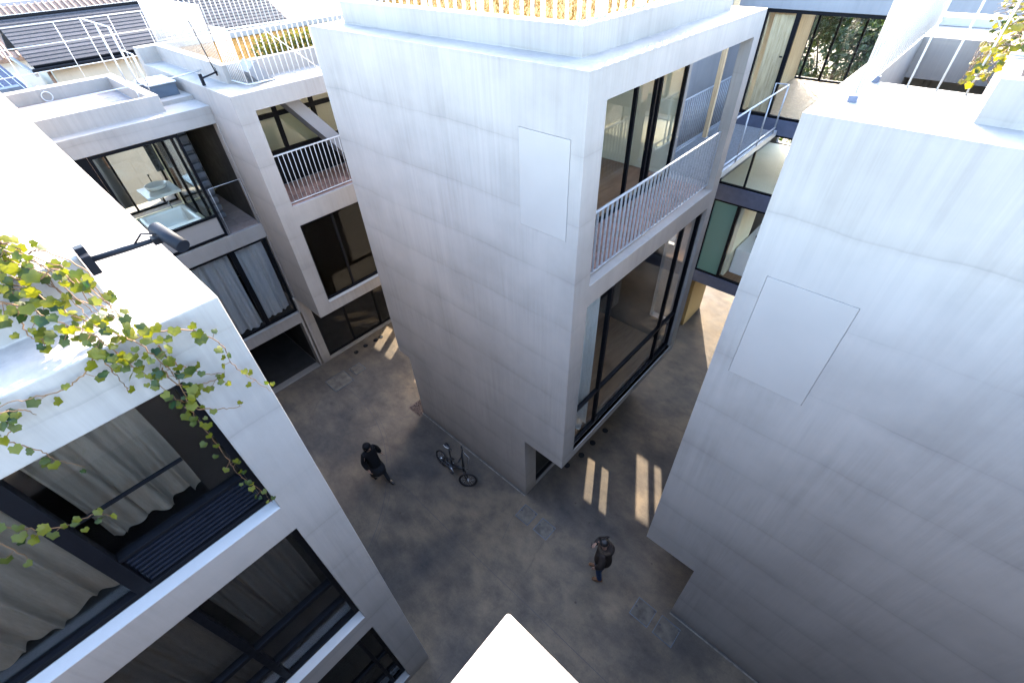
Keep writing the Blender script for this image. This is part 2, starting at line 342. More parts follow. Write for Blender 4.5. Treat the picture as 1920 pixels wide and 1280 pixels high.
# ------------------------------------------------------------------ ground
g = link('ground', mesh('ground', [(-300, -300, 0), (300, -300, 0), (300, 300, 0), (-300, 300, 0)], [[0, 1, 2, 3]]), 'yard_concrete'); tag(g, 'worn grey concrete yard between the white houses', None, None, 'structure')
simple('joint', (.05, .05, .055), .9); simple('cover_face', (.125, .108, .09), .9, 0, .08, .3, 5); simple('gravel', (.12, .085, .07), .9, 0, .2, .5, 60)
def strip(pts, wd, z=.004):
    vs_, fs = [], []
    for i, (x, y) in enumerate(pts):
        a, b_ = pts[max(i - 1, 0)], pts[min(i + 1, len(pts) - 1)]; d = Vector((b_[0] - a[0], b_[1] - a[1])).normalized(); n_ = Vector((-d.y, d.x)) * wd / 2
        vs_ += [(x + n_.x, y + n_.y, z), (x - n_.x, y - n_.y, z)]
    for i in range(len(pts) - 1): fs.append([2 * i, 2 * i + 1, 2 * i + 3, 2 * i + 2])
    o = link('joint', mesh('joint', vs_, fs), 'joint', g); return o
strip([(-4.25, -2.05), (-2.5, -2.0), (-.5, -2.02), (2.0, -2.0), (6, -2.0)], .008)
strip([(-4.2, -.9), (-4.6, -2.05), (-4.75, -2.6)], .008); strip([(-4.25, -.02), (-4.9, -1.1), (-5.4, -2.0)], .007)
strip([(-6.5 + 5.2 * math.cos(R(a)), -6.2 + 5.2 * math.sin(R(a))) for a in range(15, 110, 5)], .010)
strip([(-6.5 + 5.32 * math.cos(R(a)), -6.2 + 5.32 * math.sin(R(a))) for a in range(15, 110, 5)], .006)
strip([(-8.6, -1.0), (-8.58, -4.0)], .012); strip([(4.3, -.03), (8, -.05)], .012); strip([(1.3, -4.1), (1.34, -4.6), (1.22, -5.4), (1.3, -7)], .010)
strip([(.9, 9.2), (2.2, 9.05), (3.2, 9.2)], .012); strip([(.2, 8.15), (3.2, 8.15)], .012); strip([(0.02, -.15), (.2, -.9), (.35, -1.3)], .005)
def edge(x0, x1, y):
    strip([(x0, y - .011), (x1, y - .011)], .02); o = strip([(x0, y - .045), (x1, y - .045)], .03, .006); o.name = 'kerb_edge'; o.data.materials.clear(); o.data.materials.append(MATS['kerb_edge'])
simple('kerb_edge', (.20, .18, .155), .9, 0, .1, .35, 9)
edge(-4.25, 0, 0); edge(4.19, 9, 0)
def cover(label, x0, x1, y0, y1, m='cover_face'):
    t_ = thing('utility_cover', label, 'cover', ((x0 + x1) / 2, (y0 + y1) / 2, 0), 'utility covers set in the yard')
    solid('frame', [('+', (x0, x1, y0, y1, .0005, .009)), ('-', (x0 + .015, x1 - .015, y0 + .015, y1 - .015, .0005, .009))], 'dark_steel', t_, 0)
    box('lid', (x0 + .018, x1 - .018, y0 + .018, y1 - .018, .0008, .007), m, t_, .001)
    for sx, sy in ((x0 + .03, (y0 + y1) / 2), (x1 - .05, y1 - .06)): box('handle_slot', (sx, sx + .045, sy, sy + .03, .0072, .0095), 'joint', t_, 0)
cover('larger concrete utility cover in front of the dark carport', -7.8, -7.12, -1.35, -.64)
cover('small pale utility cover beside the larger one near the carport', -7.7, -7.27, -.48, -.07)
cover('pale utility cover at the foot of the middle tower corner', .16, .58, -.62, -.21)
cover('faint second cover beside the pale one at the tower corner', .74, 1.16, -.6, -.2)
cover('bright square utility cover near the man in the parka', 3.53, 3.97, -.63, -.2)
cover('blue-stained utility cover against the blank house base', 4.09, 4.53, -.63, -.19)
gr = link('gravel', mesh('gravel', [(-4.75, -.2, .004), (-4.2, -.2, .004), (-4.2, .4, .004), (-4.75, .4, .004)], [[0, 1, 2, 3]]), 'gravel')
tag(gr, 'small patch of brown gravel at the tower foot', None, None, 'stuff')
stones, sf = [], []; rr = random.Random(5)
for _ in range(260):
    cx, cy_, s_ = rr.uniform(-4.72, -4.23), rr.uniform(-.17, .38), rr.uniform(.012, .03); k = len(stones)
    for dx, dy, dz in ((-1, -.6, 0), (.8, -1, 0), (1, .7, 0), (-.7, 1, 0), (0, 0, 1)): stones.append((cx + dx * s_, cy_ + dy * s_, .004 + dz * s_))
    sf += [[k, k + 1, k + 4], [k + 1, k + 2, k + 4], [k + 2, k + 3, k + 4], [k + 3, k, k + 4]]
link('gravel_stones', mesh('gravel_stones', stones, sf), 'gravel', gr)
for i, (x, y) in enumerate([(-8.23, .17), (-8.26, .59), (-8.23, 1.01), (-8.22, 1.24), (.28, 1.42), (.39, 1.95), (.39, 2.5), (.42, 3.1)]):
    t_ = thing('ground_light', ['first', 'second', 'third', 'fourth'][i % 4] + [' round dark floor light from the concrete post by the carport', ' round dark floor light from the tower corner under the overhang'][i > 3], 'light', (x, y, 0), ['floor lights by the dark glazing', 'floor lights under the overhang'][i > 3])
    v1, f1 = tube_geo([(0, 0, .0006), (0, 0, .010)], [.085, .085], 16); link('rim', mesh('rim', v1, f1), 'black_frame', t_)
    v1, f1 = tube_geo([(0, 0, .0102), (0, 0, .0125)], [.06, .055], 16); link('lens', mesh('lens', v1, f1), 'dark_louvre', t_)

# ------------------------------------------------------------------ middle tower house
CT = thing('tower_house', 'tall white concrete house in the middle with a blank front and open balcony', 'house', (-1.8, 2.5, 0))
solid('wall', [('+', (-4.7, 1.07, 0, 5.0, 2.4, 10.04)), ('+', (-4.25, 0, 0, 5.0, -.05, 2.4)),
    ('-', (-.16, 0, .4, 4.7, .04, 2.3)), ('r', (-4.0, -.16, .2, 4.8, .04, 2.3)), ('-', (-1.15, -.78, 4.8, 5.0, 1.5, 2.2)), ('-', (-.68, -.35, 4.8, 5.0, 1.5, 2.2)), ('-', (.0365, .8735, 0, .02, 7.9365, 9.3035)),  # unseen rear slots cut to let a sun patch reach the alley
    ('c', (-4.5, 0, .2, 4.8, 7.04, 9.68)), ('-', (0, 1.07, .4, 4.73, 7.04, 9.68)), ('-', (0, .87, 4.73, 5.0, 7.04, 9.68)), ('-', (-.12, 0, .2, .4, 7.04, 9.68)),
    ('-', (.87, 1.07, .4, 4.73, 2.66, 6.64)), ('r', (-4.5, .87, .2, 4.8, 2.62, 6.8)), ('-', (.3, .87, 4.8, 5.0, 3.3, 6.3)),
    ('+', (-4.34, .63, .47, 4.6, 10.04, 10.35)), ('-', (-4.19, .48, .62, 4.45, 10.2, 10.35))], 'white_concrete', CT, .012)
box('blank_panel', (.04, .87, -.004, .018, 7.94, 9.30), 'white_panel', CT, .002)
window(CT, 'x', .95, .4, 4.73, 2.66, 6.64, vm=(1.32, 3.92), hm=(3.8,), fw_=.07, dep=.08, gm='clear_glass')
box('window_sill', (.99, 1.085, .395, 4.735, 2.63, 2.66), 'white_panel', CT, .003)
window(CT, 'x', 0.02, .2, 4.76, 7.05, 9.68, vm=(1.5, 2.95, 3.62, 3.78), hm=(), fw_=.06, dep=.07, gm='clear_glass')
window(CT, 'x', -.1, .4, 4.7, .04, 2.3, vm=(1.5, 2.6, 3.7), hm=(), fw_=.07, dep=.08, gm='clear_glass')
box('window', (.3, .87, 4.86, 4.87, 3.3, 6.3), 'clear_glass', CT, 0)
bf = box('balcony_floor', (.01, .868, .405, 4.725, 7.035, 7.045), 'grey_render', CT, 0); tiles(bf, .06, .86, .42, 4.72, 7.045, .2, .215, 'red_tile')
rf = box('room_floor', (-4.49, -.02, .21, 4.79, 7.035, 7.06), 'floor_wood', CT, 0)
mf = box('room_floor', (-4.49, .86, .21, 4.79, 2.615, 2.64), 'floor_wood', CT, 0)
box('room_wall', (-2.3, -2.2, .21, 4.79, 7.06, 9.67), 'room_cream', CT, 0)
box('room_wall', (-2.6, -2.5, .21, 4.79, 2.64, 6.79), 'grey_render', CT, 0)
for i in range(8): box('stair_step', (-2.45, -1.5, 2.6 + i * .26, 2.86 + i * .26, 2.64 + i * .21, 2.84 + i * .21), 'floor_wood', CT, .004)
railing('grey steel balcony railing on the middle tower house', (.93, .42), (.93, 4.71), 7.05, 1.1, .125, 'galvanised', .0075, .018, 0, True)
curtain('pale curtain gathered beside the tall window of the middle tower', 'x', .83, .45, 1.12, 2.72, 6.6, 'white_curtain', 7, .035, .0, 4)
gt = box('roof_garden_soil', (-4.185, .475, .625, 4.445, 10.2, 10.27), 'dry_grass', CT, 0)
railing('white steel railing around the golden roof garden of the middle tower', (-4.05, .72), (.38, .72), 10.27, 1.1, .18, 'white_steel', .012, .02, 4, True)
railing('white steel railing along the alley side of the golden roof garden', (.38, .72), (.38, 4.38), 10.27, 1.1, .18, 'white_steel', .012, .02, 4, True)

# ------------------------------------------------------------------ blank house across the alley
RH = thing('blank_house', 'white concrete house with a blank wall and single panel filling the lower corner', 'house', (5.8, 3, 0))
solid('wall', [('+', (3.19, 9, 0, 6, 2.2, 10.0)), ('+', (4.19, 9, 0, 6, -.05, 2.2)),
    ('-', (3.4, 4.24, 1.32, 3.85, 8.9, 10.0)), ('-', (3.4165, 4.2585, 0, .02, 7.0865, 8.4835)), ('-', (3.4, 4.24, 3.85, 4.6, 8.9, 9.55)),
    ('-', (3.19, 3.4, .7, 5.4, 2.9, 6.5)), ('r', (3.4, 8, .3, 5.7, 2.5, 6.7)), ('-', (3.19, 3.4, 1.0, 5.4, 7.2, 8.6)), ('-', (4.19, 4.4, .5, 5.5, .04, 2.1)),
    ('+', (4.26, 9, .44, 3.3, 10.0, 10.3)), ('-', (4.36, 8.9, .56, 3.18, 10.12, 10.3))], 'white_concrete', RH, .012)
box('blank_panel', (3.42, 4.255, -.004, .018, 7.09, 8.48), 'white_panel', RH, .002)
window(RH, 'x', 3.27, .7, 5.4, 2.9, 6.5, vm=(1.9, 3.2, 4.4), hm=(3.9,), fw_=.06, gm='clear_glass')
window(RH, 'x', 3.27, 1.0, 5.4, 7.2, 8.6, vm=(2.4, 3.9), fw_=.06, gm='clear_glass')
box('door', (4.38, 4.4, .5, 5.5, .04, 2.1), 'black_frame', RH, 0)
box('well_wall', (3.405, 4.235, 4.56, 4.595, 8.905, 9.545), 'cream_render', RH, 0); tube('pipe', [(3.62, 4.5, 8.91), (3.62, 4.5, 9.54)], .04, 'cream_render', RH)
wl = thing('wall_lamp', 'black wall lamp in the sunken roof well', 'lamp', (3.82, 4.55, 9.2)); box('lamp_body', (3.77, 3.87, 4.44, 4.555, 9.12, 9.32), 'black_frame', wl, .01); box('lens', (3.785, 3.855, 4.432, 4.44, 9.14, 9.2), 'soft_white', wl, 0)
box('planter_soil', (4.365, 8.89, .565, 3.175, 10.12, 10.22), 'brown_tile', RH, 0)
box('back_kerb', (3.3, 8.0, 4.75, 4.9, 10.0, 10.1), 'roof_white', RH, .01)
railing('dense white railing seen end on at the roof edge of the blank house', (3.42, .55), (3.42, 4.7), 10.0, 1.15, .15, 'white_steel', .009, .014, 0)
rails('white bar railing across the sunken roof well of the blank house', [[(3.45, 1.24, 11.1), (4.75, 1.24, 11.1)], [(4.24, 1.24, 10.32), (4.9, 1.24, 10.32)]], (3.7, 1.24, 10), posts=[(x, 1.24, 10.0, 11.1, .008) for x in (3.69, 3.91, 4.12)])
for i, y in enumerate((.53, 1.3)): b_ = box('bracket', (3.385, 3.455, y - .03, y + .03, 10.0, 10.05), 'blue_steel', RH, .004)

# ------------------------------------------------------------------ ivy house (foreground)
LH = thing('ivy_house', 'white house with dark curtained windows and ivy over its roof edge', 'house', (-3, -6, 0))
solid('wall', [('+', (-14, .88, -12, -4.1, -.05, 9.39)), ('+', (-13.8, .36, -12, -4.61, 9.39, 9.75)),
    ('-', (.62, .88, -9, -4.57, 7.06, 8.9)), ('-', (.62, .88, -9, -4.57, 3.76, 6.61)), ('-', (.62, .88, -9, -4.57, .2, 3.29)),
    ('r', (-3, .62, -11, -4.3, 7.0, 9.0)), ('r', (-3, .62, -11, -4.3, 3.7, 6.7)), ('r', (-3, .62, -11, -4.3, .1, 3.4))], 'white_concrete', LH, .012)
window(LH, 'x', .70, -8.5, -4.575, 7.07, 8.89, vm=(-5.72, -7.2), hm=(), fw_=.06, dep=.09, gm='clear_glass', mw=.11)
lv = box('vent_panel', (.655, .70, -5.66, -4.64, 7.13, 7.56), 'dark_louvre', LH, 0)
for i in range(7): box('slat', (.70, .735, -5.64, -4.66, 7.16 + i * .056, 7.185 + i * .056), 'dark_louvre', lv, .004)
box('vent_sill', (.66, .75, -5.66, -4.64, 7.565, 7.60), 'black_frame', LH, .003); box('crossbar', (.69, .715, -5.66, -4.9, 8.12, 8.145), 'black_frame', LH, 0)
window(LH, 'x', .70, -8.5, -4.575, 3.77, 6.6, vm=(-5.68, -7.2), hm=(4.35, 4.95), fw_=.06, dep=.09, gm='clear_glass', mw=.08)
window(LH, 'x', .70, -8.5, -4.575, .21, 3.28, vm=(-4.84, -5.9, -7.2), hm=(1.7, .85), fw_=.06, dep=.09, gm='dim_glass', mw=.06)
curtain('wide beige curtain behind the upper window of the ivy house, vent side', 'x', .52, -5.62, -4.92, 7.60, 8.88, 'beige_curtain', 8, .020, .0, 1)
curtain('beige curtain with bunched hem behind the upper window of the ivy house', 'x', .52, -8.2, -5.78, 7.13, 8.88, 'beige_curtain', 19, .021, .0, 2)
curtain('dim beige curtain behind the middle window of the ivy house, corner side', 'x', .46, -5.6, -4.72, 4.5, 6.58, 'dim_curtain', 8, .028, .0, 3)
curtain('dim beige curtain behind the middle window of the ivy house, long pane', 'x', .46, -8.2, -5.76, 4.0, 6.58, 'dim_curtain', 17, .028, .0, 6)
curtain('grey blind behind the lowest window of the ivy house', 'x', .40, -8.2, -4.9, .4, 3.26, 'blue_curtain', 14, .02, .0, 7)
for z in (7.06, 3.76, .2): box('window_sill', (.752, .885, -9, -4.572, z, z + .012), 'roof_white', LH, .002)
# roof lamp on an arm
lp = thing('roof_lamp', 'grey cylinder floodlight on a long arm at the ivy house roof edge', 'lamp', (.4, -4.58, 9.75))
box('bracket', (.30, .36, -4.605, -4.55, 9.60, 9.80), 'lamp_grey', lp, .004); box('clamp', (.36, .42, -4.60, -4.55, 9.66, 9.76), 'lamp_grey', lp, .004)
tube('arm', [(.39, -4.57, 9.72), (.52, -4.37, 9.76), (.62, -4.2, 9.79)], [.019, .019, .014], 'lamp_grey', lp, 10)
tube('cable', [(.55, -4.32, 9.78), (.58, -4.26, 9.84), (.62, -4.2, 9.83), (.65, -4.14, 9.8)], .006, 'black_frame', lp)
lh = tube('lamp_head', [(.545, -4.17, 9.83), (.77, -4.11, 9.75)], .046, 'lamp_grey', lp, 24); lh.data.polygons[-1].use_smooth = lh.data.polygons[-2].use_smooth = False
box('knuckle', (.58, .65, -4.23, -4.17, 9.765, 9.81), 'black_frame', lp, .004)
# low rooflight near the ivy
sk = thing('rooflight', 'low white rooflight box with dark panes behind the ivy', 'rooflight', (-.8, -5.3, 9.75))
solid('curb', [('+', (-2.6, -.05, -6.6, -4.95, 9.75, 9.98)), ('-', (-2.5, -.1, -6.5, -5.05, 9.86, 9.98)), ('-', (-.1, -.05, -6.2, -5.25, 9.79, 9.93))], 'roof_white', sk, .006)
box('pane', (-2.49, -.11, -6.49, -5.06, 9.86, 9.88), 'black_frame', sk, 0); box('trim', (-.1, -.02, -5.02, -4.93, 9.75, 10.0), 'silver', sk, .003)

# ------------------------------------------------------------------ house under the camera
DH = thing('near_house', 'sunlit white roof corner of the house below the viewpoint', 'house', (8, -8, 0))
solid('wall', [('+', (3.71, 14, -13, -4.19, -.05, 9.3)), ('-', (3.71, 3.85, -9, -5.2, 3.2, 6.2)), ('r', (3.85, 5.5, -9.2, -5.0, 3.0, 6.4)), ('-', (5.2, 9, -4.35, -4.19, 3.0, 6.0)), ('r', (5.0, 9.2, -6, -4.35, 2.9, 6.2))], 'white_concrete', DH, .012)
window(DH, 'x', 3.78, -9, -5.2, 3.2, 6.2, vm=(-6.4, -7.7), gm='clear_glass'); window(DH, 'y', -4.27, 5.2, 9, 3.0, 6.0, vm=(6.5, 7.8), gm='clear_glass')

# unseen houses added to block low sky light behind and beside the viewpoint
for lab, bx, ax, at_, a0, a1 in (('white house closing the lane behind the viewpoint', (.2, 5, -17, -12.3, -.05, 9.4), 'y', -12.27, 1.2, 3.4), ('white house closing the yard beyond the blank house', (9.3, 15, -4.0, 5, -.05, 9.8), 'x', 9.27, -3.2, -1.0)):
    q = thing('blocker_house', lab, 'house', ((bx[0] + bx[1]) / 2, (bx[2] + bx[3]) / 2, 0)); box('wall', bx, 'white_concrete', q, .012)
    for z in (3.2, 6.4): window(q, ax, at_, a0, a1, z, z + 2.0, vm=((a0 + a1) / 2,), gm='dark_louvre')
# ------------------------------------------------------------------ bathroom house
MH = thing('bathroom_house', 'white house with a glazed bathroom and curtained window above a dark carport', 'house', (-10.5, -2.5, 0))
XF = -8.62
solid('wall', [('+', (-12.5, XF, -4.05, -.9, -.05, 8.37)), ('r', (-12.3, -8.9, -4.0, -1.02, .004, 1.97)), ('-', (-8.9, XF, -4.0, -1.02, .004, 1.97)),
    ('-', (-8.85, XF, -4.0, -.92, 2.36, 5.02)), ('r', (-12.3, -8.85, -3.95, -.95, 2.3, 5.1)),
    ('-', (-11.6, XF, -4.0, -.92, 5.42, 7.99)), ('r', (-11.6, -8.9, -1.78, -.92, 5.42, 7.99)), ('-', (-12.5, -11.6, -3.9, -1.85, 5.5, 7.9)),  # loggia wall shade put into its colour; rear opening added for bathroom sun
    ('+', (-12.4, -8.96, -4.05, -1.7, 8.37, 8.71)), ('-', (-12.06, -9.06, -3.98, -1.9, 8.44, 8.71)), ('+', (-12.4, -9.5, -1.7, -.9, 8.37, 8.46))], 'white_concrete', MH, .010)
window(MH, 'x', -8.74, -3.98, -.95, 2.38, 5.0, vm=(-1.9,), hm=(), fw_=.07, dep=.08, mw=.13, gm='clear_glass')
box('window_sill', (-8.70, -8.60, -4.0, -.93, 2.335, 2.362), 'white_panel', MH, .002)
window(MH, 'x', -8.7, -3.52, -1.78, 5.44, 7.97, vm=(), hm=(6.0,), fw_=.06, dep=.08, gm='green_glass', pane_m={(0, 0): 'white_panel'})
window(MH, 'y', -1.80, -11.55, -8.74, 5.44, 7.97, vm=(-9.3, -10.4), fw_=.05, gm='green_glass')
box('dark_jamb', (-8.74, -8.66, -4.0, -3.53, 5.43, 7.98), 'black_frame', MH, 0)
solid('bath_wall', [('+', (-11.58, -11.5, -3.98, -1.83, 5.44, 7.98)), ('-', (-11.58, -11.5, -3.9, -1.85, 5.5, 7.9))], 'room_cream', MH, 0); window(MH, 'x', -11.9, -3.9, -1.85, 5.5, 7.9, vm=(-2.9,), gm='clear_glass'); box('bath_wall', (-11.5, -8.75, -3.995, -3.9, 5.44, 7.98), 'room_cream', MH, 0)  # rear window added so sun brightens the bathroom
bfl = box('bath_floor', (-11.5, -8.75, -3.9, -1.84, 5.42, 5.45), 'grey_render', MH, 0)
lfl = box('loggia_floor', (-11.5, -8.63, -1.77, -.925, 5.42, 5.44), 'grey_render', MH, 0); tiles(lfl, -11.4, -8.66, -1.75, -.93, 5.44, .4, .4, 'pink_tile')
simple('stair_dark', (.10, .10, .11), .6)
cw = box('stair_underside', (-9.9, -9.75, -1.76, -1.38, 5.45, 7.98), 'stair_dark', MH, 0)  # stacked boxes stand for dark stair treads seen from below
for i in range(11): box('tread', (-9.75, -9.60, -1.75, -1.39, 5.5 + i * .225, 5.64 + i * .225), 'stair_dark', cw, .02)
rails('thin steel guard frame at the loggia beside the bathroom', [[(-8.66, -1.72, 5.44), (-8.66, -1.72, 6.66), (-8.66, -.95, 6.66), (-8.66, -.95, 5.44)]], (-8.66, -1.35, 5.44), 'galvanised', .011)
curtain('grey-blue curtain behind the lower window of the bathroom house, wide pane', 'x', -8.88, -3.95, -2.0, 2.44, 4.97, 'blue_curtain', 9, .060, .0, 8)
curtain('grey-blue curtain behind the narrow pane next to the concrete post', 'x', -8.88, -1.83, -1.05, 2.52, 4.97, 'blue_curtain', 4, .040, .0, 9)
# bathroom things
bt = thing('bathtub', 'white bathtub inside the glazed bathroom', 'bathtub', (-9.6, -2.7, 5.45))
solid('tub', [('+', (-10.1, -8.86, -3.2, -2.1, 5.45, 6.02)), ('-', (-10.0, -8.98, -3.08, -2.22, 5.62, 6.02))], 'porcelain', bt, .06)
tube('tap', [(-10.02, -2.4, 6.02), (-10.02, -2.4, 6.2), (-9.9, -2.45, 6.2)], .015, 'chrome', bt); tube('drain', [(-9.2, -2.65, 5.625), (-9.2, -2.65, 5.64)], .04, 'chrome', bt, 12)
bs = thing('washbasin', 'round washbasin on a white counter inside the glazed bathroom', 'basin', (-10.8, -2.4, 6.2))
box('counter', (-11.3, -10.4, -2.75, -1.95, 6.2, 6.28), 'porcelain', bs, .01)
prof = [(.10, 6.285), (.2, 6.32), (.235, 6.42), (.22, 6.42), (.18, 6.34), (.02, 6.31)]; vs_, fs = [], []
for r_, z in prof:
    for k in range(24): vs_.append((-10.85 + r_ * math.cos(k * math.pi / 12), -2.35 + r_ * 1.15 * math.sin(k * math.pi / 12), z))
for j in range(len(prof) - 1):
    for k in range(24): fs.append([j * 24 + k, j * 24 + (k + 1) % 24, (j + 1) * 24 + (k + 1) % 24, (j + 1) * 24 + k])
link('bowl', mesh('bowl', rel(bs, vs_), fs, True), 'porcelain', bs)
tube('tap', [(-11.15, -2.35, 6.28), (-11.15, -2.35, 6.6), (-11.0, -2.35, 6.62)], .014, 'black_frame', bs); tube('waste_pipe', [(-10.85, -2.35, 6.2), (-10.85, -2.35, 5.9), (-11.4, -2.35, 5.9)], .02, 'black_frame', bs)
box('mirror', (-11.49, -11.46, -2.06, -1.86, 6.5, 7.6), 'chrome', bs, 0)
tl = thing('toilet', 'white toilet behind the tub in the glazed bathroom', 'toilet', (-10.9, -3.5, 5.45))
solid('bowl', [('+', (-11.1, -10.55, -3.7, -3.3, 5.45, 5.86)), ('-', (-10.95, -10.65, -3.6, -3.4, 5.7, 5.86))], 'porcelain', tl, .06); box('tank', (-11.45, -11.12, -3.75, -3.25, 5.45, 6.25), 'porcelain', tl, .03)
box('floor_mat', (-10.05, -9.0, -2.05, -1.9, 5.45, 5.7), 'room_cream', MH, .01)
for i in range(3): box('shelf', (-10.4, -8.9, -3.9, -3.55, 6.15 + i * .12, 6.17 + i * .12), 'deck_wood', MH, 0)
# terrace
tf = box('terrace_floor', (-12.055, -9.065, -3.975, -1.905, 8.435, 8.445), 'grey_render', MH, 0); tiles(tf, -12.03, -9.09, -3.95, -1.93, 8.445, .49, .5, 'pink_tile')
rg = thing('ring_handle', 'white ring hanging on the terrace parapet', 'ring', (-12.03, -3.23, 8.55))
vs_, fs = [], []
for i in range(20):
    a = 2 * math.pi * i / 20
    for k in range(6):
        b2 = 2 * math.pi * k / 6; rr_ = .10 + .012 * math.cos(b2); vs_.append((.02 + .012 * math.sin(b2), rr_ * math.cos(a), rr_ * math.sin(a)))
for i in range(20):
    for k in range(6): fs.append([i * 6 + k, i * 6 + (k + 1) % 6, ((i + 1) % 20) * 6 + (k + 1) % 6, ((i + 1) % 20) * 6 + k])
link('ring', mesh('ring', vs_, fs, True), 'white_steel', rg); tube('hook', [(-12.05, -3.23, 8.66), (-12.0, -3.23, 8.66)], .012, 'white_steel', rg)
XB = -12.93
rails('thin white bar railing along the far side of the tiled terrace', [[(XB, -5, z), (XB, .4, z)] for z in (9.82, 9.42, 8.9)], (XB, -1.65, 8.4), rad=.011, posts=[(XB, y, 8.4, 9.82, .008) for y in (-4.4, -3.4, -2.2, -1.05, -.3, .35)])
rails('white bar railing gate returning from the far rail to the terrace', [[(XB, -1.65, 9.83), (-10.45, -1.65, 9.83)], [(-10.45, -1.65, 9.4), (-9.6, -1.65, 9.4), (-9.6, -1.65, 8.8)]], (-11, -1.65, 8.71), rad=.014, posts=[(XB, -1.65, 8.4, 9.83, .010), (-11.17, -1.72, 8.71, 9.83, .018), (-10.45, -1.65, 8.71, 9.83, .020), (-9.62, -1.66, 8.71, 9.4, .012)])
rails('low white rail along the street side of the tiled terrace', [[(-9.5, -4.2, 8.86), (-9.5, -1.2, 8.86), (-9.5, -.5, 8.9)]], (-9.5, -2.5, 8.4), rad=.012, posts=[(-9.5, -3.0, 8.44, 8.86, .008), (-9.5, -1.95, 8.44, 8.86, .008)])
bb = thing('roof_cabinet', 'blue-grey roof cabinet in the gap beside the terrace', 'cabinet', (-10.3, -1.3, 8.46)); box('body', (-10.75, -9.85, -1.6, -1.05, 8.46, 8.72), 'blue_box', bb, .01); box('lid', (-10.78, -9.82, -1.63, -1.02, 8.72, 8.75), 'roof_white', bb, .006)

# ------------------------------------------------------------------ stair house (balcony beyond the tower)
SH = thing('balcony_house', 'white house with a railed balcony and roof garden behind the tower', 'house', (-9.5, 2, 0))
XS = -7.1
solid('wall', [('+', (-12.4, XS, -.9, 6, 2.88, 8.77)), ('+', (-12.4, XF, -.96, 6, -.05, 2.88)), ('-', (-8.9, XF, -.6, 5, .04, 2.75)), ('r', (-12, -8.9, -.6, 5.85, .04, 2.82)), ('-', (-11.0, -10.5, 5.85, 6, 2.2, 2.82)), ('-', (-10.35, -9.9, 5.85, 6, 2.2, 2.82)),  # unseen rear slots cut to throw a sun patch onto the yard
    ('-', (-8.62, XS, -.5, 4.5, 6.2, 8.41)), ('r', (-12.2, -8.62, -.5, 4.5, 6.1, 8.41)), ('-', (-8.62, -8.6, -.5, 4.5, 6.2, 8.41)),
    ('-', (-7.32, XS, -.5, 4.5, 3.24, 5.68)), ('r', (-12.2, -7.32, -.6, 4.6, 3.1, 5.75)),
    ('+', (-12.4, -8.2, -.46, -.31, 8.77, 9.13)), ('+', (-8.38, -8.2, -.31, 5, 8.77, 9.13)), ('+', (-12.75, -12.4, -.9, 6, 8.0, 9.13))], 'white_concrete', SH, .010)
window(SH, 'x', -7.24, -.5, 4.5, 3.25, 5.67, vm=(.45, 1.6, 2.8), fw_=.06, gm='dim_glass')
box('window_sill', (-7.2, -7.08, -.495, 4.5, 3.22, 3.243), 'white_panel', SH, .002)
window(SH, 'x', -8.62, -.49, 4.5, 6.98, 8.4, vm=(.49, 1.5, 2.6), hm=(7.86,), fw_=.07, dep=.09, gm='green_glass', mw=.1)
box('window_base', (-8.66, -8.58, -.49, 4.5, 6.16, 6.97), 'black_frame', SH, 0)
window(SH, 'x', -8.8, -.6, 5, .04, 2.75, vm=(.5, 1.7, 2.9), fw_=.07, gm='clear_glass')
bf2 = box('balcony_floor', (-8.57, -7.12, -.495, 4.45, 6.19, 6.203), 'grey_render', SH, 0); tiles(bf2, -8.5, -7.16, -.48, 4.42, 6.203, .27, .3, 'red_tile')
railing('white steel balcony railing on the house behind the tower', (-7.2, -.48), (-7.2, 3.2), 6.2, 1.2, .115, 'white_steel', .008, .018)
st = []   # stair stringer rising across the balcony
a0, a1 = Vector((-7.75, 2.0, 6.35)), Vector((-7.95, -.05, 9.1))
dd = (a1 - a0).normalized(); nrm = Vector((0, dd.z, -dd.y)).normalized()
vs_ = []
for p in (a0, a1):
    for sx, sn in ((-.3, -.14), (.3, -.14), (.3, .14), (-.3, .14)): vs_.append(p + Vector((sx, 0, 0)) + nrm * sn)
link('stair_flight', mesh('stair_flight', rel(SH, [tuple(v) for v in vs_]), [[0, 1, 2, 3], [4, 7, 6, 5], [0, 4, 5, 1], [1, 5, 6, 2], [2, 6, 7, 3], [3, 7, 4, 0]]), 'grey_render', SH)
box('room_wall', (-10.6, -10.5, -.5, 4.5, 6.15, 8.4), 'room_cream', SH, 0); box('room_floor', (-12.1, -8.67, -.49, 4.5, 6.11, 6.15), 'floor_wood', SH, 0); box('room_floor', (-12.1, -7.33, -.55, 4.5, 3.11, 3.15), 'floor_wood', SH, 0)
box('roof_soil', (-12.39, -8.385, -.305, 4.95, 8.75, 9.0), 'dry_grass', SH, 0)
railing('dense white railing along the side of the roof garden behind', (-12.3, -.4), (-8.3, -.4), 9.13, 1.05, .085, 'white_steel', .007, .014)
railing('short white railing at the corner of the sunlit roof walk', (-8.25, -.36), (-7.5, -.31), 8.77, 1.05, .085, 'white_steel', .009, .016)
railing('white railing in front of the planter on the roof walk', (-7.5, -.31), (-7.35, 2.6), 8.77, 1.05, .12, 'white_steel', .011, .018)
rails('thin white diagonal brace rods behind the planter railing', [[(-7.9, .5, 9.75), (-7.45, 1.45, 8.78)], [(-7.52, -.2, 8.8), (-7.7, .55, 8.8)]], (-7.6, .6, 8.77), rad=.008)
railing('white railing at the back of the roof garden', (-12.6, -.3), (-12.6, 5.5), 9.13, 1.05, .13, 'white_steel', .012, .018)
l2 = thing('roof_lamp', 'small dark floodlight arm on the roof parapet behind the bathroom house', 'lamp', (-8.5, -.47, 8.95))
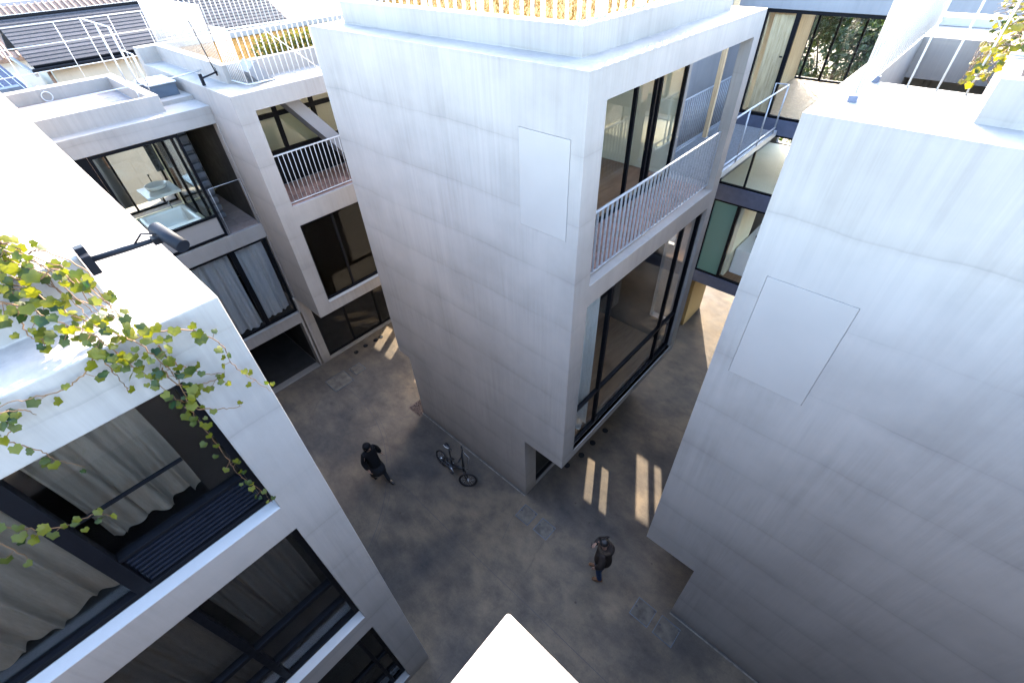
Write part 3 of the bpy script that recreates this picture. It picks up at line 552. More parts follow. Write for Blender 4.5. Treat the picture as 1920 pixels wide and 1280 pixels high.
box('bracket', (-8.48, -8.42, -.9, -.84, 8.79, 9.02), 'lamp_grey', l2, .004); tube('arm', [(-8.45, -.87, 8.93), (-8.6, -.45, 8.97)], .018, 'lamp_grey', l2); tube('lamp_head', [(-8.63, -.42, 8.9), (-8.63, -.42, 9.05)], .05, 'lamp_grey', l2, 12)
tube('cable_mast', [(-8.55, -.5, 8.9), (-8.9, -.5, 9.9)], .012, 'lamp_grey', l2)

# ------------------------------------------------------------------ house at the end of the alley
BH = thing('alley_house', 'white house with glazed floors and dark beams at the end of the alley', 'house', (2, 11, 0))
solid('wall', [('+', (-.3, 9, 8.75, 13.0, 9.56, 10.3)), ('+', (-.3, 9, 8.75, 13.0, 2.1, 9.56)), ('-', (-.18, 5.5, 8.75, 8.9, 2.1, 9.56)), ('-', (-.18, 5.5, 8.9, 11.6, 2.5, 5.0)), ('-', (.8, 5.2, 11.6, 11.9, 2.8, 4.9)), ('-', (-.3, 5.5, 11.9, 13.0, 2.1, 5.2)), ('-', (-.18, 5.5, 8.9, 12.8, 5.45, 7.0)), ('-', (0, 5.2, 12.8, 13.0, 5.5, 6.95)), ('+', (-4.2, -.3, 8.75, 13.0, 6.7, 10.3)), ('-', (-.18, 5.5, 8.9, 13.0, 7.35, 9.56)),  # upper wing added to shade the walkway, rear openings added to admit sun
   ('+', (-4.2, -.85, 5.0, 8.75, 5.6, 10.0)), ('+', (-4.2, -.18, 8.75, 8.9, -.05, 5.6)), ('-', (-1.85, -1.42, 8.75, 8.9, 3.1, 4.05)), ('-', (-1.30, -1.02, 8.75, 8.9, 3.1, 4.05)), ('-', (-3.4, -2.4, 8.75, 8.9, 3.2, 4.5)), ('+', (5.5, 9, 8.75, 13, -.05, 10.3))], 'grey_render', BH, .008)  # block raised and unseen rear wall slotted to shape the alley sun patches
box('undercroft_wall', (-.3, -.07, 8.92, 10.3, .0, 2.098), 'ochre_render', BH, .004)
for nm, z0, z1 in (('beam', 2.1, 2.5), ('beam', 5.0, 5.45), ('beam', 7.0, 7.35)): box(nm, (-.18, 5.5, 8.752, 8.9, z0, z1), 'blue_steel', BH, .004)
window(BH, 'y', 8.82, -.18, 5.5, 2.5, 5.0, vm=(.58, 2.2, 3.8), fw_=.06, dep=.08, gm='clear_glass', pane_m={(0, 0): 'frosted_glass'}, mw=.07)
window(BH, 'y', 8.82, -.18, 5.5, 5.45, 7.0, vm=(.54, 2.0, 3.6), fw_=.05, dep=.07, gm='clear_glass')
window(BH, 'y', 8.82, -.18, 5.5, 7.36, 9.55, vm=(.54, 2.3, 3.9), fw_=.06, dep=.08, gm='clear_glass', mw=.10)
window(BH, 'y', 12.9, -.18, 5.5, 7.36, 9.55, vm=(-.0, .55, 1.2, 2.4, 3.6), fw_=.06, dep=.08, gm='clear_glass', mw=.06)
dr = box('door', (.0, .46, 8.92, 8.95, 7.42, 9.45), 'door_wood', BH, .003); box('handle', (.37, .43, 8.9, 8.92, 8.62, 8.65), 'black_frame', dr, 0)
box('room_wall', (-.178, -.12, 8.95, 12.85, 7.36, 9.55), 'door_wood', BH, 0); box('room_wall', (-.178, -.12, 8.95, 11.59, 2.52, 4.99), 'room_cream', BH, 0); box('partition', (.62, .72, 8.95, 10.4, 2.55, 4.99), 'room_cream', BH, 0)
box('room_floor', (-.11, 5.49, 8.91, 12.79, 7.35, 7.375), 'deck_wood', BH, 0); box('room_floor', (-.11, 5.49, 8.91, 11.59, 2.5, 2.53), 'floor_wood', BH, 0); box('room_floor', (-.17, 5.49, 8.91, 12.73, 5.45, 5.48), 'room_cream', BH, 0)
kt = thing('kitchen_counter', 'white kitchen counter with a gas hob inside the alley house', 'counter', (1.2, 10.6, 2.53)); box('counter', (.75, 1.35, 9.3, 11.5, 2.53, 3.38), 'porcelain', kt, .01)
for y in (10.4, 10.75): v1, f1 = tube_geo([(1.05, y, 3.385), (1.05, y, 3.41)], .11, 14); link('burner', mesh('burner', rel(kt, v1), f1), 'black_frame', kt)
box('oven', (1.351, 1.37, 10.3, 10.9, 2.7, 3.3), 'black_frame', kt, 0)
# steel deck bridge between tower and alley house
DK = thing('steel_bridge', 'galvanised steel grating walkway linking the tower to the alley house', 'walkway', (.2, 6.9, 7.05))
for x in (-.47, .87): box('edge_beam', (x - .02, x + .04, 5.02, 8.74, 6.98, 7.12), 'galvanised', DK, .004)
gv, gf = [], []
for i in range(95):
    y = 5.05 + i * .039; k = len(gv)
    for p in ((-.44, y, 7.05), (.85, y, 7.05), (.85, y, 7.09), (-.44, y, 7.09), (-.44, y + .007, 7.05), (.85, y + .007, 7.05), (.85, y + .007, 7.09), (-.44, y + .007, 7.09)): gv.append(p)
    gf += [[k, k + 1, k + 2, k + 3], [k + 4, k + 7, k + 6, k + 5], [k + 3, k + 2, k + 6, k + 7], [k, k + 4, k + 5, k + 1]]
go = link('grating', mesh('grating', rel(DK, gv), gf), 'galvanised', DK); go['kind'] = 'stuff'
for i in range(5): box('cross_bar', (-.44, .85, 5.3 + i * .75, 5.34 + i * .75, 7.0, 7.045), 'galvanised', DK, 0)
rails('steel handrail frame along the alley side of the grating walkway', [[(.9, 5.3, 8.2), (.9, 8.45, 8.2), (.62, 8.45, 8.2), (.62, 8.45, 7.1)], [(.9, 5.3, 7.25), (.9, 8.5, 7.25)]], (.9, 7, 7.1), 'galvanised', .02, posts=[(.9, y, 7.1, 8.2, .018) for y in (5.35, 6.2, 7.4, 8.45)])
railing('dark steel baluster railing along the far side of the grating walkway', (-.45, 5.05), (-.45, 8.7), 7.1, 1.1, .11, 'galvanised', .008, .016)
pw = thing('timber_post', 'pale timber post standing on the grating walkway', 'post', (-.3, 7.23, 7.09)); box('post', (-.35, -.25, 7.18, 7.28, 7.09, 9.9), 'post_wood', pw, .005); box('shoe', (-.37, -.23, 7.16, 7.30, 7.09, 7.13), 'galvanised', pw, 0)

# ------------------------------------------------------------------ neighbouring roofs
NB = thing('slate_roof_house', 'cream house with a dark slate roof behind the tiled terrace', 'house', (-20.3, 1.5, 0))
EX, EZ, RX, RZ = -18.0, 8.36, -20.35, 9.42
box('wall', (-22.3, -18.35, -2.2, 6, 0, 8.42), 'cream_render', NB, .01)
sl = math.atan2(RZ - EZ, EX - RX); LEN = math.hypot(RZ - EZ, EX - RX); NR = 13
roof = bpy.data.objects.new('roof', None); COL.objects.link(roof); roof.parent = NB
cme = boxmesh('slate_course', LEN / NR + .045, 8.8, .022, .003)
for i in range(NR):
    s_ = (i + .5) / NR; o = link('slate_course', cme, 'slate_piece', roof); o.location = rel(roof, [(EX + (RX - EX) * s_, 1.75, EZ + (RZ - EZ) * s_ + .035)])[0]; o.rotation_euler.y = sl - R(5)
for sgn, zz in ((1, 0), ):
    o = link('roof_deck', boxmesh('roof_deck', LEN, 8.7, .08, .004), 'black_frame', roof); o.location = rel(roof, [((EX + RX) / 2, 1.75, (EZ + RZ) / 2 - .03)])[0]; o.rotation_euler.y = sl
o = link('roof_deck', boxmesh('roof_deck', LEN, 8.7, .08, .004), 'slate', roof); o.location = rel(roof, [(RX - (EX - RX) / 2, 1.75, (EZ + RZ) / 2)])[0]; o.rotation_euler.y = -sl
box('ridge_cap', (RX - .12, RX + .12, -2.65, 6.15, RZ, RZ + .09), 'black_frame', NB, .02)
box('gutter', (EX - .02, EX + .12, -2.7, 6.2, EZ - .16, EZ - .04), 'black_frame', NB, .03); box('verge_board', (-22.6, EX, -2.68, -2.6, 8.1, 8.2), 'white_panel', NB, 0)
tube('downpipe', [(-18.2, -2.3, 8.3), (-18.2, -2.3, 5)], .05, 'brown_tile', NB)
box('vent_hood', (-18.34, -18.1, .55, .75, 7.75, 8.1), 'soft_white', NB, .01)
def plain_house(label, x0, x1, y0, y1, z, rz, wm='cream_render', wins=(), rm='slate', nrib=0, cat='house'):
    t_ = thing('distant_house', label, cat, ((x0 + x1) / 2, (y0 + y1) / 2, 0))
    box('wall', (x0, x1, y0, y1, 0, z), wm, t_, .01)
    xm = (x0 + x1) / 2; e = .35
    if rz > z:
        vs_ = [(x1 + e, y0 - e, z), (x1 + e, y1 + e, z), (xm, y1 + e, rz), (xm, y0 - e, rz), (x0 - e, y0 - e, z), (x0 - e, y1 + e, z)]
        vs_ += [(x, y, q - .12) for x, y, q in vs_]
        ro = link('roof', mesh('roof', rel(t_, vs_), [[0, 1, 2, 3], [3, 2, 5, 4], [6, 9, 8, 7], [9, 10, 11, 8], [0, 6, 7, 1], [4, 5, 11, 10], [1, 7, 8, 2], [2, 8, 11, 5], [0, 3, 9, 6], [3, 4, 10, 9]]), rm, t_)
        if nrib:
            L = math.hypot(x1 + e - xm, rz - z); me = boxmesh('roof_rib', L, .07, .07, .02); a = math.atan2(rz - z, x1 + e - xm)
            for i in range(nrib): o = link('roof_rib', me, 'roof_brown', t_); o.location = rel(t_, [((x1 + e + xm) / 2, y0 - e + (y1 - y0 + 2 * e) * (i + .5) / nrib, (z + rz) / 2 + .03)])[0]; o.rotation_euler.y = a
    else:
        solid('roof', [('+', (x0 - .1, x1 + .1, y0 - .1, y1 + .1, z, z + .35)), ('-', (x0 + .1, x1 - .1, y0 + .1, y1 - .1, z + .1, z + .35))], 'roof_white', t_, 0)
    for (a, b_, c_, d) in wins:
        f_ = box('window', (x1 - .02, x1 + .05, a, b_, c_, d), 'silver', t_, .004); box('pane', (x1 + .05, x1 + .06, a + .06, b_ - .06, c_ + .06, d - .06), 'black_frame', f_, 0)
    return t_
plain_house('white house with a ribbed brown roof beyond the slate roof', -31, -24, -4.2, 3.2, 8.0, 9.3, 'soft_white', (), 'brown_tile', 34)
plain_house('grey-roofed house far beyond the ribbed brown roof', -46, -37, -10, 2.5, 6.6, 8.6, 'grey_render', (), 'slate')
plain_house('cream house with small dark windows behind the roof garden', -27, -20, 7.2, 13, 7.6, 9.0, 'cream_render', [(7.8, 8.6, 5.6, 6.8), (9.3, 10.4, 5.6, 6.9), (11.2, 12.3, 5.6, 6.9)], 'roof_brown')
plain_house('pale flat-roofed block with a row of windows beyond the cream house', -40, -32, 5, 24, 8.0, 8.0, 'soft_white', [(6 + i * 2.1, 7.3 + i * 2.1, 5.8, 7.2) for i in range(8)])
plain_house('white apartment block far behind the tower roof', -36, -26, 19, 34, 8.6, 8.6, 'soft_white', [(20 + i * 2.0, 21.2 + i * 2.0, 6.2, 7.8) for i in range(6)])
plain_house('low cream house behind the alley house', -17, -10, 21, 30, 7.0, 8.5, 'cream_render', (), 'slate')
plain_house('grey-tiled house at the edge of view beyond the terrace', -34, -22, -16, -5.6, 6.0, 7.8, 'cream_render', [(-9, -8, 3.8, 5.2)], 'slate')
wh = thing('annexe', 'low white annexe with a blue solar panel beside the slate roof', 'building', (-19.5, -4.8, 0))
box('wall', (-22, -17.2, -7, -2.85, 0, 7.75), 'soft_white', wh, .01)
sp_ = link('solar_panel', boxmesh('solar_panel', 1.5, 1.0, .05, .004), 'solar_blue', wh); sp_.location = rel(wh, [(-18.6, -3.6, 8.05)])[0]; sp_.rotation_euler = (0, R(28), R(12))
for i in range(5):
    o = link('cell_line', boxmesh('cell_line', 1.48, .012, .006, 0), 'silver', sp_); o.location = (0, -.4 + i * .2, .028)
box('panel_rack', (-19.2, -18.0, -4.0, -3.2, 7.75, 7.95), 'dark_steel', wh, 0)
tube('pipe', [(-17.1, -2.9, 4), (-17.1, -2.9, 8.0)], .06, 'brown_tile', wh)

# ------------------------------------------------------------------ planting
def leaf_mesh(name, lob=5, s=1.0):
    out = []
    rim = [(0, -.10), (.24, -.26), (.50, -.12), (.47, .12), (.55, .32), (.32, .46), (0, .74), (-.32, .46), (-.55, .32), (-.47, .12), (-.50, -.12), (-.24, -.26)]
    vs_ = [(0, .1, .05)] + [(x * s, y * s, -.16 * abs(x) - .08 * max(y - .3, 0)) for x, y in rim]
    return mesh(name, vs_, [[0, i + 1, (i + 1) % 12 + 1] for i in range(12)], True)
def catmull(P, k=6):
    P = [Vector(p) for p in P]; out = []
    for i in range(len(P) - 1):
        a, b_, c_, d = P[max(i - 1, 0)], P[i], P[i + 1], P[min(i + 2, len(P) - 1)]
        for j in range(k):
            t_ = j / k; out.append(.5 * ((2 * b_) + (c_ - a) * t_ + (2 * a - 5 * b_ + 4 * c_ - d) * t_ ** 2 + (3 * b_ - a - 3 * c_ + d) * t_ ** 3))
    return out + [P[-1]]
IV = {
'main': [(0.05, -5.03, 9.86), (0.35, -4.99, 9.78), (0.45, -4.91, 9.70), (0.6, -4.85, 9.60), (0.75, -4.77, 9.52), (0.88, -4.7, 9.46), (0.95, -4.64, 9.38), (0.98, -4.6, 9.19), (0.97, -4.59, 8.97), (0.96, -4.63, 8.74), (0.95, -4.65, 8.54), (0.94, -4.65, 8.11), (0.94, -4.66, 7.84), (0.94, -4.61, 7.52), (0.95, -4.59, 7.3)],
'main2': [(0.1, -5.1, 9.84), (0.4, -5.1, 9.74), (0.55, -4.97, 9.66), (0.7, -4.89, 9.57), (0.85, -4.8, 9.52), (0.93, -4.76, 9.39), (0.95, -4.73, 9.24), (0.95, -4.7, 9.08), (0.95, -4.68, 8.91), (0.95, -4.63, 8.77)],
'arch': [(0.1, -4.88, 9.82), (0.3, -4.88, 9.9), (0.5, -4.74, 9.84), (0.6, -4.67, 9.73), (0.7, -4.64, 9.62), (0.8, -4.64, 9.53)],
'arch2': [(0.3, -4.95, 9.76), (0.5, -4.87, 9.76), (0.6, -4.73, 9.82), (0.7, -4.67, 9.72), (0.8, -4.63, 9.61), (0.92, -4.61, 9.47)],
'out1': [(0.93, -4.61, 9.40), (0.95, -4.5, 9.38), (0.97, -4.38, 9.32), (0.98, -4.3, 9.22), (0.98, -4.25, 9.08), (0.98, -4.26, 8.91), (0.97, -4.2, 8.7), (0.96, -4.12, 8.47)],
'out2': [(0.95, -4.56, 9.29), (0.96, -4.55, 9.15), (0.96, -4.49, 9.02), (0.95, -4.42, 8.91), (0.95, -4.32, 8.85)],
'out3': [(0.96, -4.62, 9.14), (0.96, -4.6, 8.96), (0.96, -4.51, 8.88), (0.97, -4.41, 8.85), (0.98, -4.36, 8.85)],
'out4': [(0.95, -4.65, 8.75), (0.95, -4.56, 8.64), (0.95, -4.47, 8.56), (0.96, -4.37, 8.5)],
'down1': [(0.93, -4.81, 9.42), (0.94, -4.83, 9.31), (0.94, -4.83, 9.2), (0.94, -4.84, 9.07)],
'loop': [(0.92, -4.81, 9.45), (0.93, -4.9, 9.36), (0.93, -4.99, 9.31), (0.93, -5.08, 9.29), (0.93, -5.2, 9.33), (0.93, -5.32, 9.37), (0.93, -5.5, 9.40)],
'inner': [(0.5, -5.0, 9.68), (0.6, -5.04, 9.57), (0.65, -5.03, 9.5), (0.68, -4.96, 9.49)],
'low_left': [(0.93, -5.5, 9.42), (0.97, -5.31, 9.34), (0.98, -5.26, 9.32), (0.98, -5.24, 9.25)],
'spray': [(0.93, -5.55, 9.42), (0.97, -5.44, 9.28), (0.96, -5.41, 9.14), (0.96, -5.36, 9.01), (0.97, -5.34, 8.89), (0.98, -5.28, 8.76)],
'spray2': [(0.95, -5.9, 9.41), (1.0, -5.85, 8.95), (1.02, -5.72, 8.66), (1.03, -5.66, 8.57), (1.03, -5.59, 8.48), (1.03, -5.5, 8.43), (1.04, -5.42, 8.43), (1.04, -5.38, 8.33)],
'spray3': [(0.95, -5.95, 9.41), (1.0, -5.88, 8.9), (1.02, -5.81, 8.55), (1.03, -5.81, 8.37)],
'left_top': [(0.93, -5.5, 9.42), (0.96, -5.35, 9.3), (0.97, -5.37, 9.22), (0.97, -5.43, 9.21)]}
rq = random.Random(77)
for i in range(12):
    u = rq.uniform(-.3, .5); y_ = -4.98 + .28 * (u + .3) + rq.uniform(-.10, .08); IV['tangle%d' % i] = [(u - .12, y_ - .08, 9.83), (u + .02, y_ - .02, 9.80 + rq.uniform(0, .10)), (u + .2, y_ + rq.uniform(0, .1), 9.72 + rq.uniform(0, .08)), (u + .36, y_ + rq.uniform(.05, .18), 9.58), (u + .5, y_ + .2, 9.46)]
dens = {'main': 100, 'main2': 92, 'arch': 18, 'arch2': 26, 'out1': 20, 'out2': 10, 'out3': 8, 'out4': 3, 'down1': 7, 'loop': 9, 'inner': 7, 'low_left': 4, 'spray': 9, 'spray2': 20, 'spray3': 6, 'left_top': 7}
for i in range(12): dens['tangle%d' % i] = 4
def ivy(label, paths, dens, lm, loc, seed, front=(1, 0, .5), smin=.05, smax=.092, nstem='stem', spread=.05, group=None):
    t_ = thing('ivy_plant', label, 'ivy', loc, group); rnd = random.Random(seed); meshes = [leaf_mesh('leaf'), leaf_mesh('leaf', s=.9)]
    for me in meshes: me.materials.append(MATS[lm])
    F = Vector(front)
    for nm, P in paths.items():
        C_ = catmull(P); n = len(C_)
        C_ = [p + Vector((rnd.uniform(-.006, .006), rnd.uniform(-.008, .008), rnd.uniform(-.006, .006))) for p in C_]
        tube(nstem, C_, [.0055 * (1 - .65 * i / n) for i in range(n)], 'ivy_stem', t_, 5)
        for q in range(dens[nm]):
            u = (q + rnd.random()) / dens[nm]
            if nm in ('main', 'main2'): u = u ** 1.35
            p = C_[min(int(u * (n - 1)), n - 1)]; wd = spread * (1.6 if nm in ('main', 'main2') and u < .6 else 1)
            off = Vector((rnd.uniform(.0, wd * .9), rnd.uniform(-wd, wd), rnd.uniform(-wd * .8, wd))) * 1.25
            o = link('leaf', rnd.choice(meshes), None, t_); o.location = Vector(rel(t_, [tuple(p + off)])[0])
            nz = (F + Vector((rnd.gauss(0, .45), rnd.gauss(0, .5), rnd.gauss(0, .45)))).normalized(); q_ = nz.to_track_quat('Z', 'Y')
            down = q_.inverted() @ Vector((0, 0, -1)); a = math.atan2(-down.x, down.y) + rnd.gauss(0, .6)
            o.rotation_euler = (q_ @ Euler((0, 0, a)).to_quaternion()).to_euler(); s_ = rnd.uniform(smin, smax) * (1 - .35 * u); o.scale = (s_, s_, s_)
            if rnd.random() < .35: tube('leaf_stalk', [p, p + off * .6 + Vector((0, 0, -.005)), p + off], .0022, 'ivy_stem', t_, 3)
    return t_
ivy('ivy trailing over the roof edge and dark window of the foreground house', IV, dens, 'ivy_leaf', (.9, -4.8, 9.39), 21)
rr = random.Random(8); P2 = {}; D2 = {}
for i in range(14):
    x0 = 4.02 + rr.uniform(0, .2); y0 = 1.2 + i * .16
    P2['s%d' % i] = [(x0 + .3, y0 + .3, 10.34), (x0 + .14, y0 + .1, 10.36 + rr.uniform(0, .08)), (x0, y0, 10.25), (x0 - .03, y0 - rr.uniform(.05, .2), 10.08)]; D2['s%d' % i] = 24
for i in range(9):
    y0 = 2.6 + i * .28; P2['t%d' % i] = [(4.4, y0 + .3, 10.3), (4.25, y0, 10.5 + rr.uniform(0, .15)), (4.12, y0 - .2, 10.45), (4.05 - rr.uniform(0, .12), y0 - .35, 10.4)]; D2['t%d' % i] = 20
ivy('yellow-green climber spilling from the roof planter of the blank house', P2, D2, 'yellow_leaf', (4.26, 2.5, 10.0), 31, (-.2, -.5, .9), .055, .10, spread=.10)

def leaf_cloud(name, blobs, n, size, m, parent, seed=0, shell=.55):
    rnd = random.Random(seed); vs_, fs = [], []; wts = [b_[3] * b_[4] * b_[5] for b_ in blobs]
    for _ in range(n):
        cx, cy_, cz, rx, ry, rz = rnd.choices(blobs, wts)[0]
        d = Vector((rnd.gauss(0, 1), rnd.gauss(0, 1), rnd.gauss(0, 1))).normalized(); r_ = (shell + (1 - shell) * rnd.random()) if rnd.random() < .8 else rnd.random()
        p = Vector((cx + d.x * rx * r_, cy_ + d.y * ry * r_, cz + d.z * rz * r_)); s_ = size * rnd.uniform(.6, 1.3)
        nn_ = (d + Vector((rnd.gauss(0, .6), rnd.gauss(0, .6), rnd.gauss(0, .6) + .4))).normalized(); a = nn_.orthogonal().normalized(); a.rotate(Matrix.Rotation(rnd.uniform(0, 6.28), 3, nn_)); b2 = nn_.cross(a); k = len(vs_)
        for u, v, h in ((-.9, 0, 0), (0, -.42, .1), (.9, 0, -.12), (0, .42, .1)): vs_.append(p + a * u * s_ + b2 * v * s_ + nn_ * h * s_)
        fs += [[k, k + 1, k + 2], [k, k + 2, k + 3]]
    return link(name, mesh(name, rel(parent, [tuple(v) for v in vs_]), fs), m, parent)
hd = thing('roof_shrub', 'low green shrub growing behind the planter wall on the roof', 'shrub', (-8.7, 1.6, 9.0))
leaf_cloud('foliage', [(-8.72, .7 + i * .28, 9.2 + .05 * (i % 2), .26, .22, .26) for i in range(9)], 2600, .045, 'yellow_leaf', hd, 3)
for i in range(8): tube('stem', [(-8.75, .8 + i * .27, 8.98), (-8.7 + .05 * (i % 3), .8 + i * .27, 9.2)], .008, 'bark', hd, 5)
def tree(label, x, y, h, blobs, n, size, m='tree_leaf', seed=0, group=None):
    t_ = thing('tree', label, 'tree', (x, y, 0), group)
    tube('trunk', [(x, y, 0), (x + .1, y, h * .4), (x - .05, y + .1, h * .75)], [.16, .11, .05], 'bark', t_, 8)
    rnd = random.Random(seed)
    for (cx, cy_, cz, rx, ry, rz) in blobs[:7]: tube('limb', [(x, y, h * .35), ((x + cx) / 2, (y + cy_) / 2, (h * .4 + cz) / 2 + .2), (cx, cy_, cz)], [.06, .04, .012], 'bark', t_, 5)
    leaf_cloud('crown', blobs, n, size, m, t_, seed); return t_
def blobs(x, y, z, r, n, seed):
    rnd = random.Random(seed); return [(x + rnd.uniform(-r, r), y + rnd.uniform(-r * .6, r * .6), z + rnd.uniform(-r * .9, r * .9), r * rnd.uniform(.35, .6), r * rnd.uniform(.35, .6), r * rnd.uniform(.3, .55)) for _ in range(n)]
tree('dense evergreen tree behind the glazed top floor of the alley house', -.6, 20.5, 9.5, blobs(-.6, 20.5, 7.2, 2.3, 26, 1), 13000, .13, seed=1)
tree('second evergreen tree further along behind the alley house glazing', 3.0, 21.0, 9.8, blobs(3.0, 21.0, 7.0, 2.4, 26, 2), 13000, .13, seed=2)
tree('broad evergreen tree closing the view behind the glazed top floor', 1.2, 25.2, 9.5, blobs(1.2, 25.0, 5.6, 3.6, 40, 4), 16000, .18, seed=4)
def dry_grass(label, x0, x1, y0, y1, z, n, seed):
    rnd = random.Random(seed); vs_, fs = [], []
    for _ in range(n):
        x, y = rnd.uniform(x0, x1), rnd.uniform(y0, y1); a = rnd.uniform(0, 6.28); h = rnd.uniform(.02, .07); lx, ly = rnd.gauss(0, .04), rnd.gauss(0, .04); wd = .006; k = len(vs_)
        vs_ += [(x - wd * math.cos(a), y - wd * math.sin(a), z), (x + wd * math.cos(a), y + wd * math.sin(a), z), (x + lx, y + ly, z + h)]; fs.append([k, k + 1, k + 2])
    o = link('dry_grass', mesh('dry_grass', vs_, fs), 'dry_grass'); return tag(o, label, None, None, 'stuff')
dry_grass('golden dry grass on the roof of the middle tower', -4.17, .46, .64, 4.43, 10.265, 9000, 1)
dry_grass('golden dry grass on the roof garden behind', -12.37, -8.4, -.28, 4.9, 8.995, 8000, 2)

# ------------------------------------------------------------------ folding bicycle
bk = thing('bicycle', 'black folding bicycle leaning beside the tower foot', 'bicycle', (-2.41, -.86, 0)); bk.rotation_euler = (R(-13), 0, R(0))
def lpart(name, vf, m, parent, smooth=True):
    return link(name, mesh(name, vf[0], vf[1], smooth), m, parent)
def torus_geo(r_, t_, n=32, k=8):
    vs_, fs = [], []
    for i in range(n):
        a = 2 * math.pi * i / n
        for j in range(k):
            b_ = 2 * math.pi * j / k; q = r_ + t_ * math.cos(b_); vs_.append((q * math.cos(a), t_ * math.sin(b_), q * math.sin(a)))
    for i in range(n):
        for j in range(k): fs.append([i * k + j, i * k + (j + 1) % k, ((i + 1) % n) * k + (j + 1) % k, ((i + 1) % n) * k + j])
    return vs_, fs
def wheel(loc, rz):
    e = bpy.data.objects.new('wheel', None); COL.objects.link(e); e.parent = bk; e.location = loc; e.rotation_euler = (0, 0, rz)
    lpart('tyre', torus_geo(.232, .024), 'rubber', e); lpart('rim', torus_geo(.204, .011), 'black_paint', e)
    lpart('hub', tube_geo([(0, -.045, 0), (0, .045, 0)], .02, 10), 'silver', e)
    vs_, fs = [], []
    for i in range(16):
        a = 2 * math.pi * i / 16; v1, f1 = tube_geo([(0, .02 * (-1) ** i, 0), (.2 * math.cos(a), 0, .2 * math.sin(a))], .0012, 3, False); k = len(vs_); vs_ += v1; fs += [[q + k for q in f_] for f_ in f1]
    s_ = lpart('spokes', (vs_, fs), 'silver', e); s_['kind'] = 'stuff'
wheel((0, 0, .256), 0); wheel((1.05, 0, .256), R(40))
BP = lambda nm, pts, r_, m='black_paint', n=10: lpart(nm, tube_geo(pts, [q * 1.3 for q in r_] if isinstance(r_, list) else r_ * 1.35, n), m, bk)
BP('main_tube', [(.40, 0, .30), (.62, 0, .40), (.84, 0, .53)], [.038, .036, .033]); BP('seat_tube', [(.43, 0, .27), (.33, 0, .55)], .020); BP('seat_post', [(.34, 0, .52), (.24, 0, .84)], .015)
for s in (-.045, .045): BP('chain_stay', [(.42, s * .4, .29), (.0, s, .233)], .010); BP('seat_stay', [(.36, s * .5, .50), (.0, s, .233)], .009)
BP('head_tube', [(.86, 0, .46), (.835, 0, .60)], .026); BP('stem', [(.84, 0, .58), (.74, 0, .98)], .018); cs, sn = math.cos(R(40)), math.sin(R(40))
for s in (-.05, .05): BP('fork_blade', [(.86, 0, .46), (.88 + s * -sn * .4, s * cs, .44), (1.05 - s * sn, s * cs, .235)], .012)
hb = [(.74 - sn * d + cs * f_, cs * d + sn * f_, .98 + h) for d, f_, h in ((-.28, -.05, .02), (-.12, 0, .015), (0, 0, 0), (.12, 0, .015), (.28, -.05, .02))]; BP('handlebar', hb, .011)
BP('grip', [hb[0], tuple(Vector(hb[0]).lerp(Vector(hb[1]), .6))], .017); BP('grip', [hb[4], tuple(Vector(hb[4]).lerp(Vector(hb[3]), .6))], .017)
BP('brake_cable', [hb[3], (.9, .12, .9), (.92, .06, .6), (.95, .03, .42)], .003, 'silver', 5)
vs_, fs = [], []
for i, (x, wd, z) in enumerate([(.08, .01, .875), (.11, .065, .885), (.18, .07, .88), (.26, .035, .875), (.34, .018, .87), (.37, .006, .865)]):
    for y, dz in ((-wd, -.02), (-wd * .6, .012), (0, .018), (wd * .6, .012), (wd, -.02)): vs_.append((x, y, z + dz))
for i in range(5):
    for j in range(4): fs.append([i * 5 + j, i * 5 + j + 1, (i + 1) * 5 + j + 1, (i + 1) * 5 + j])
sd_ = lpart('saddle', (vs_, fs), 'black_paint', bk); lpart('stripe', tube_geo([(.09, -.06, .875), (.18, -.072, .87), (.27, -.04, .865)], .010, 6), 'soft_white', sd_)
lpart('chainring', tube_geo([(.42, -.05, .28), (.42, -.043, .28)], .075, 20), 'dark_steel', bk, False)
BP('crank', [(.42, -.06, .28), (.55, -.07, .20)], .010, 'silver'); BP('crank', [(.42, .06, .28), (.29, .07, .36)], .010, 'silver')
for p in ((.55, -.12, .20), (.29, .12, .36)): o = link('pedal', boxmesh('pedal', .09, .08, .02, .004), 'rubber', bk); o.location = p
BP('kickstand', [(.38, .04, .27), (.40, .20, .06)], .008, 'silver'); BP('rear_sprocket', [(0, -.05, .233), (0, -.035, .233)], .04, 'silver')
BP('chain', [(.42, -.047, .352), (.02, -.045, .27)], .005, 'dark_steel', 5); BP('chain', [(.42, -.047, .208), (.02, -.045, .195)], .005, 'dark_steel', 5)

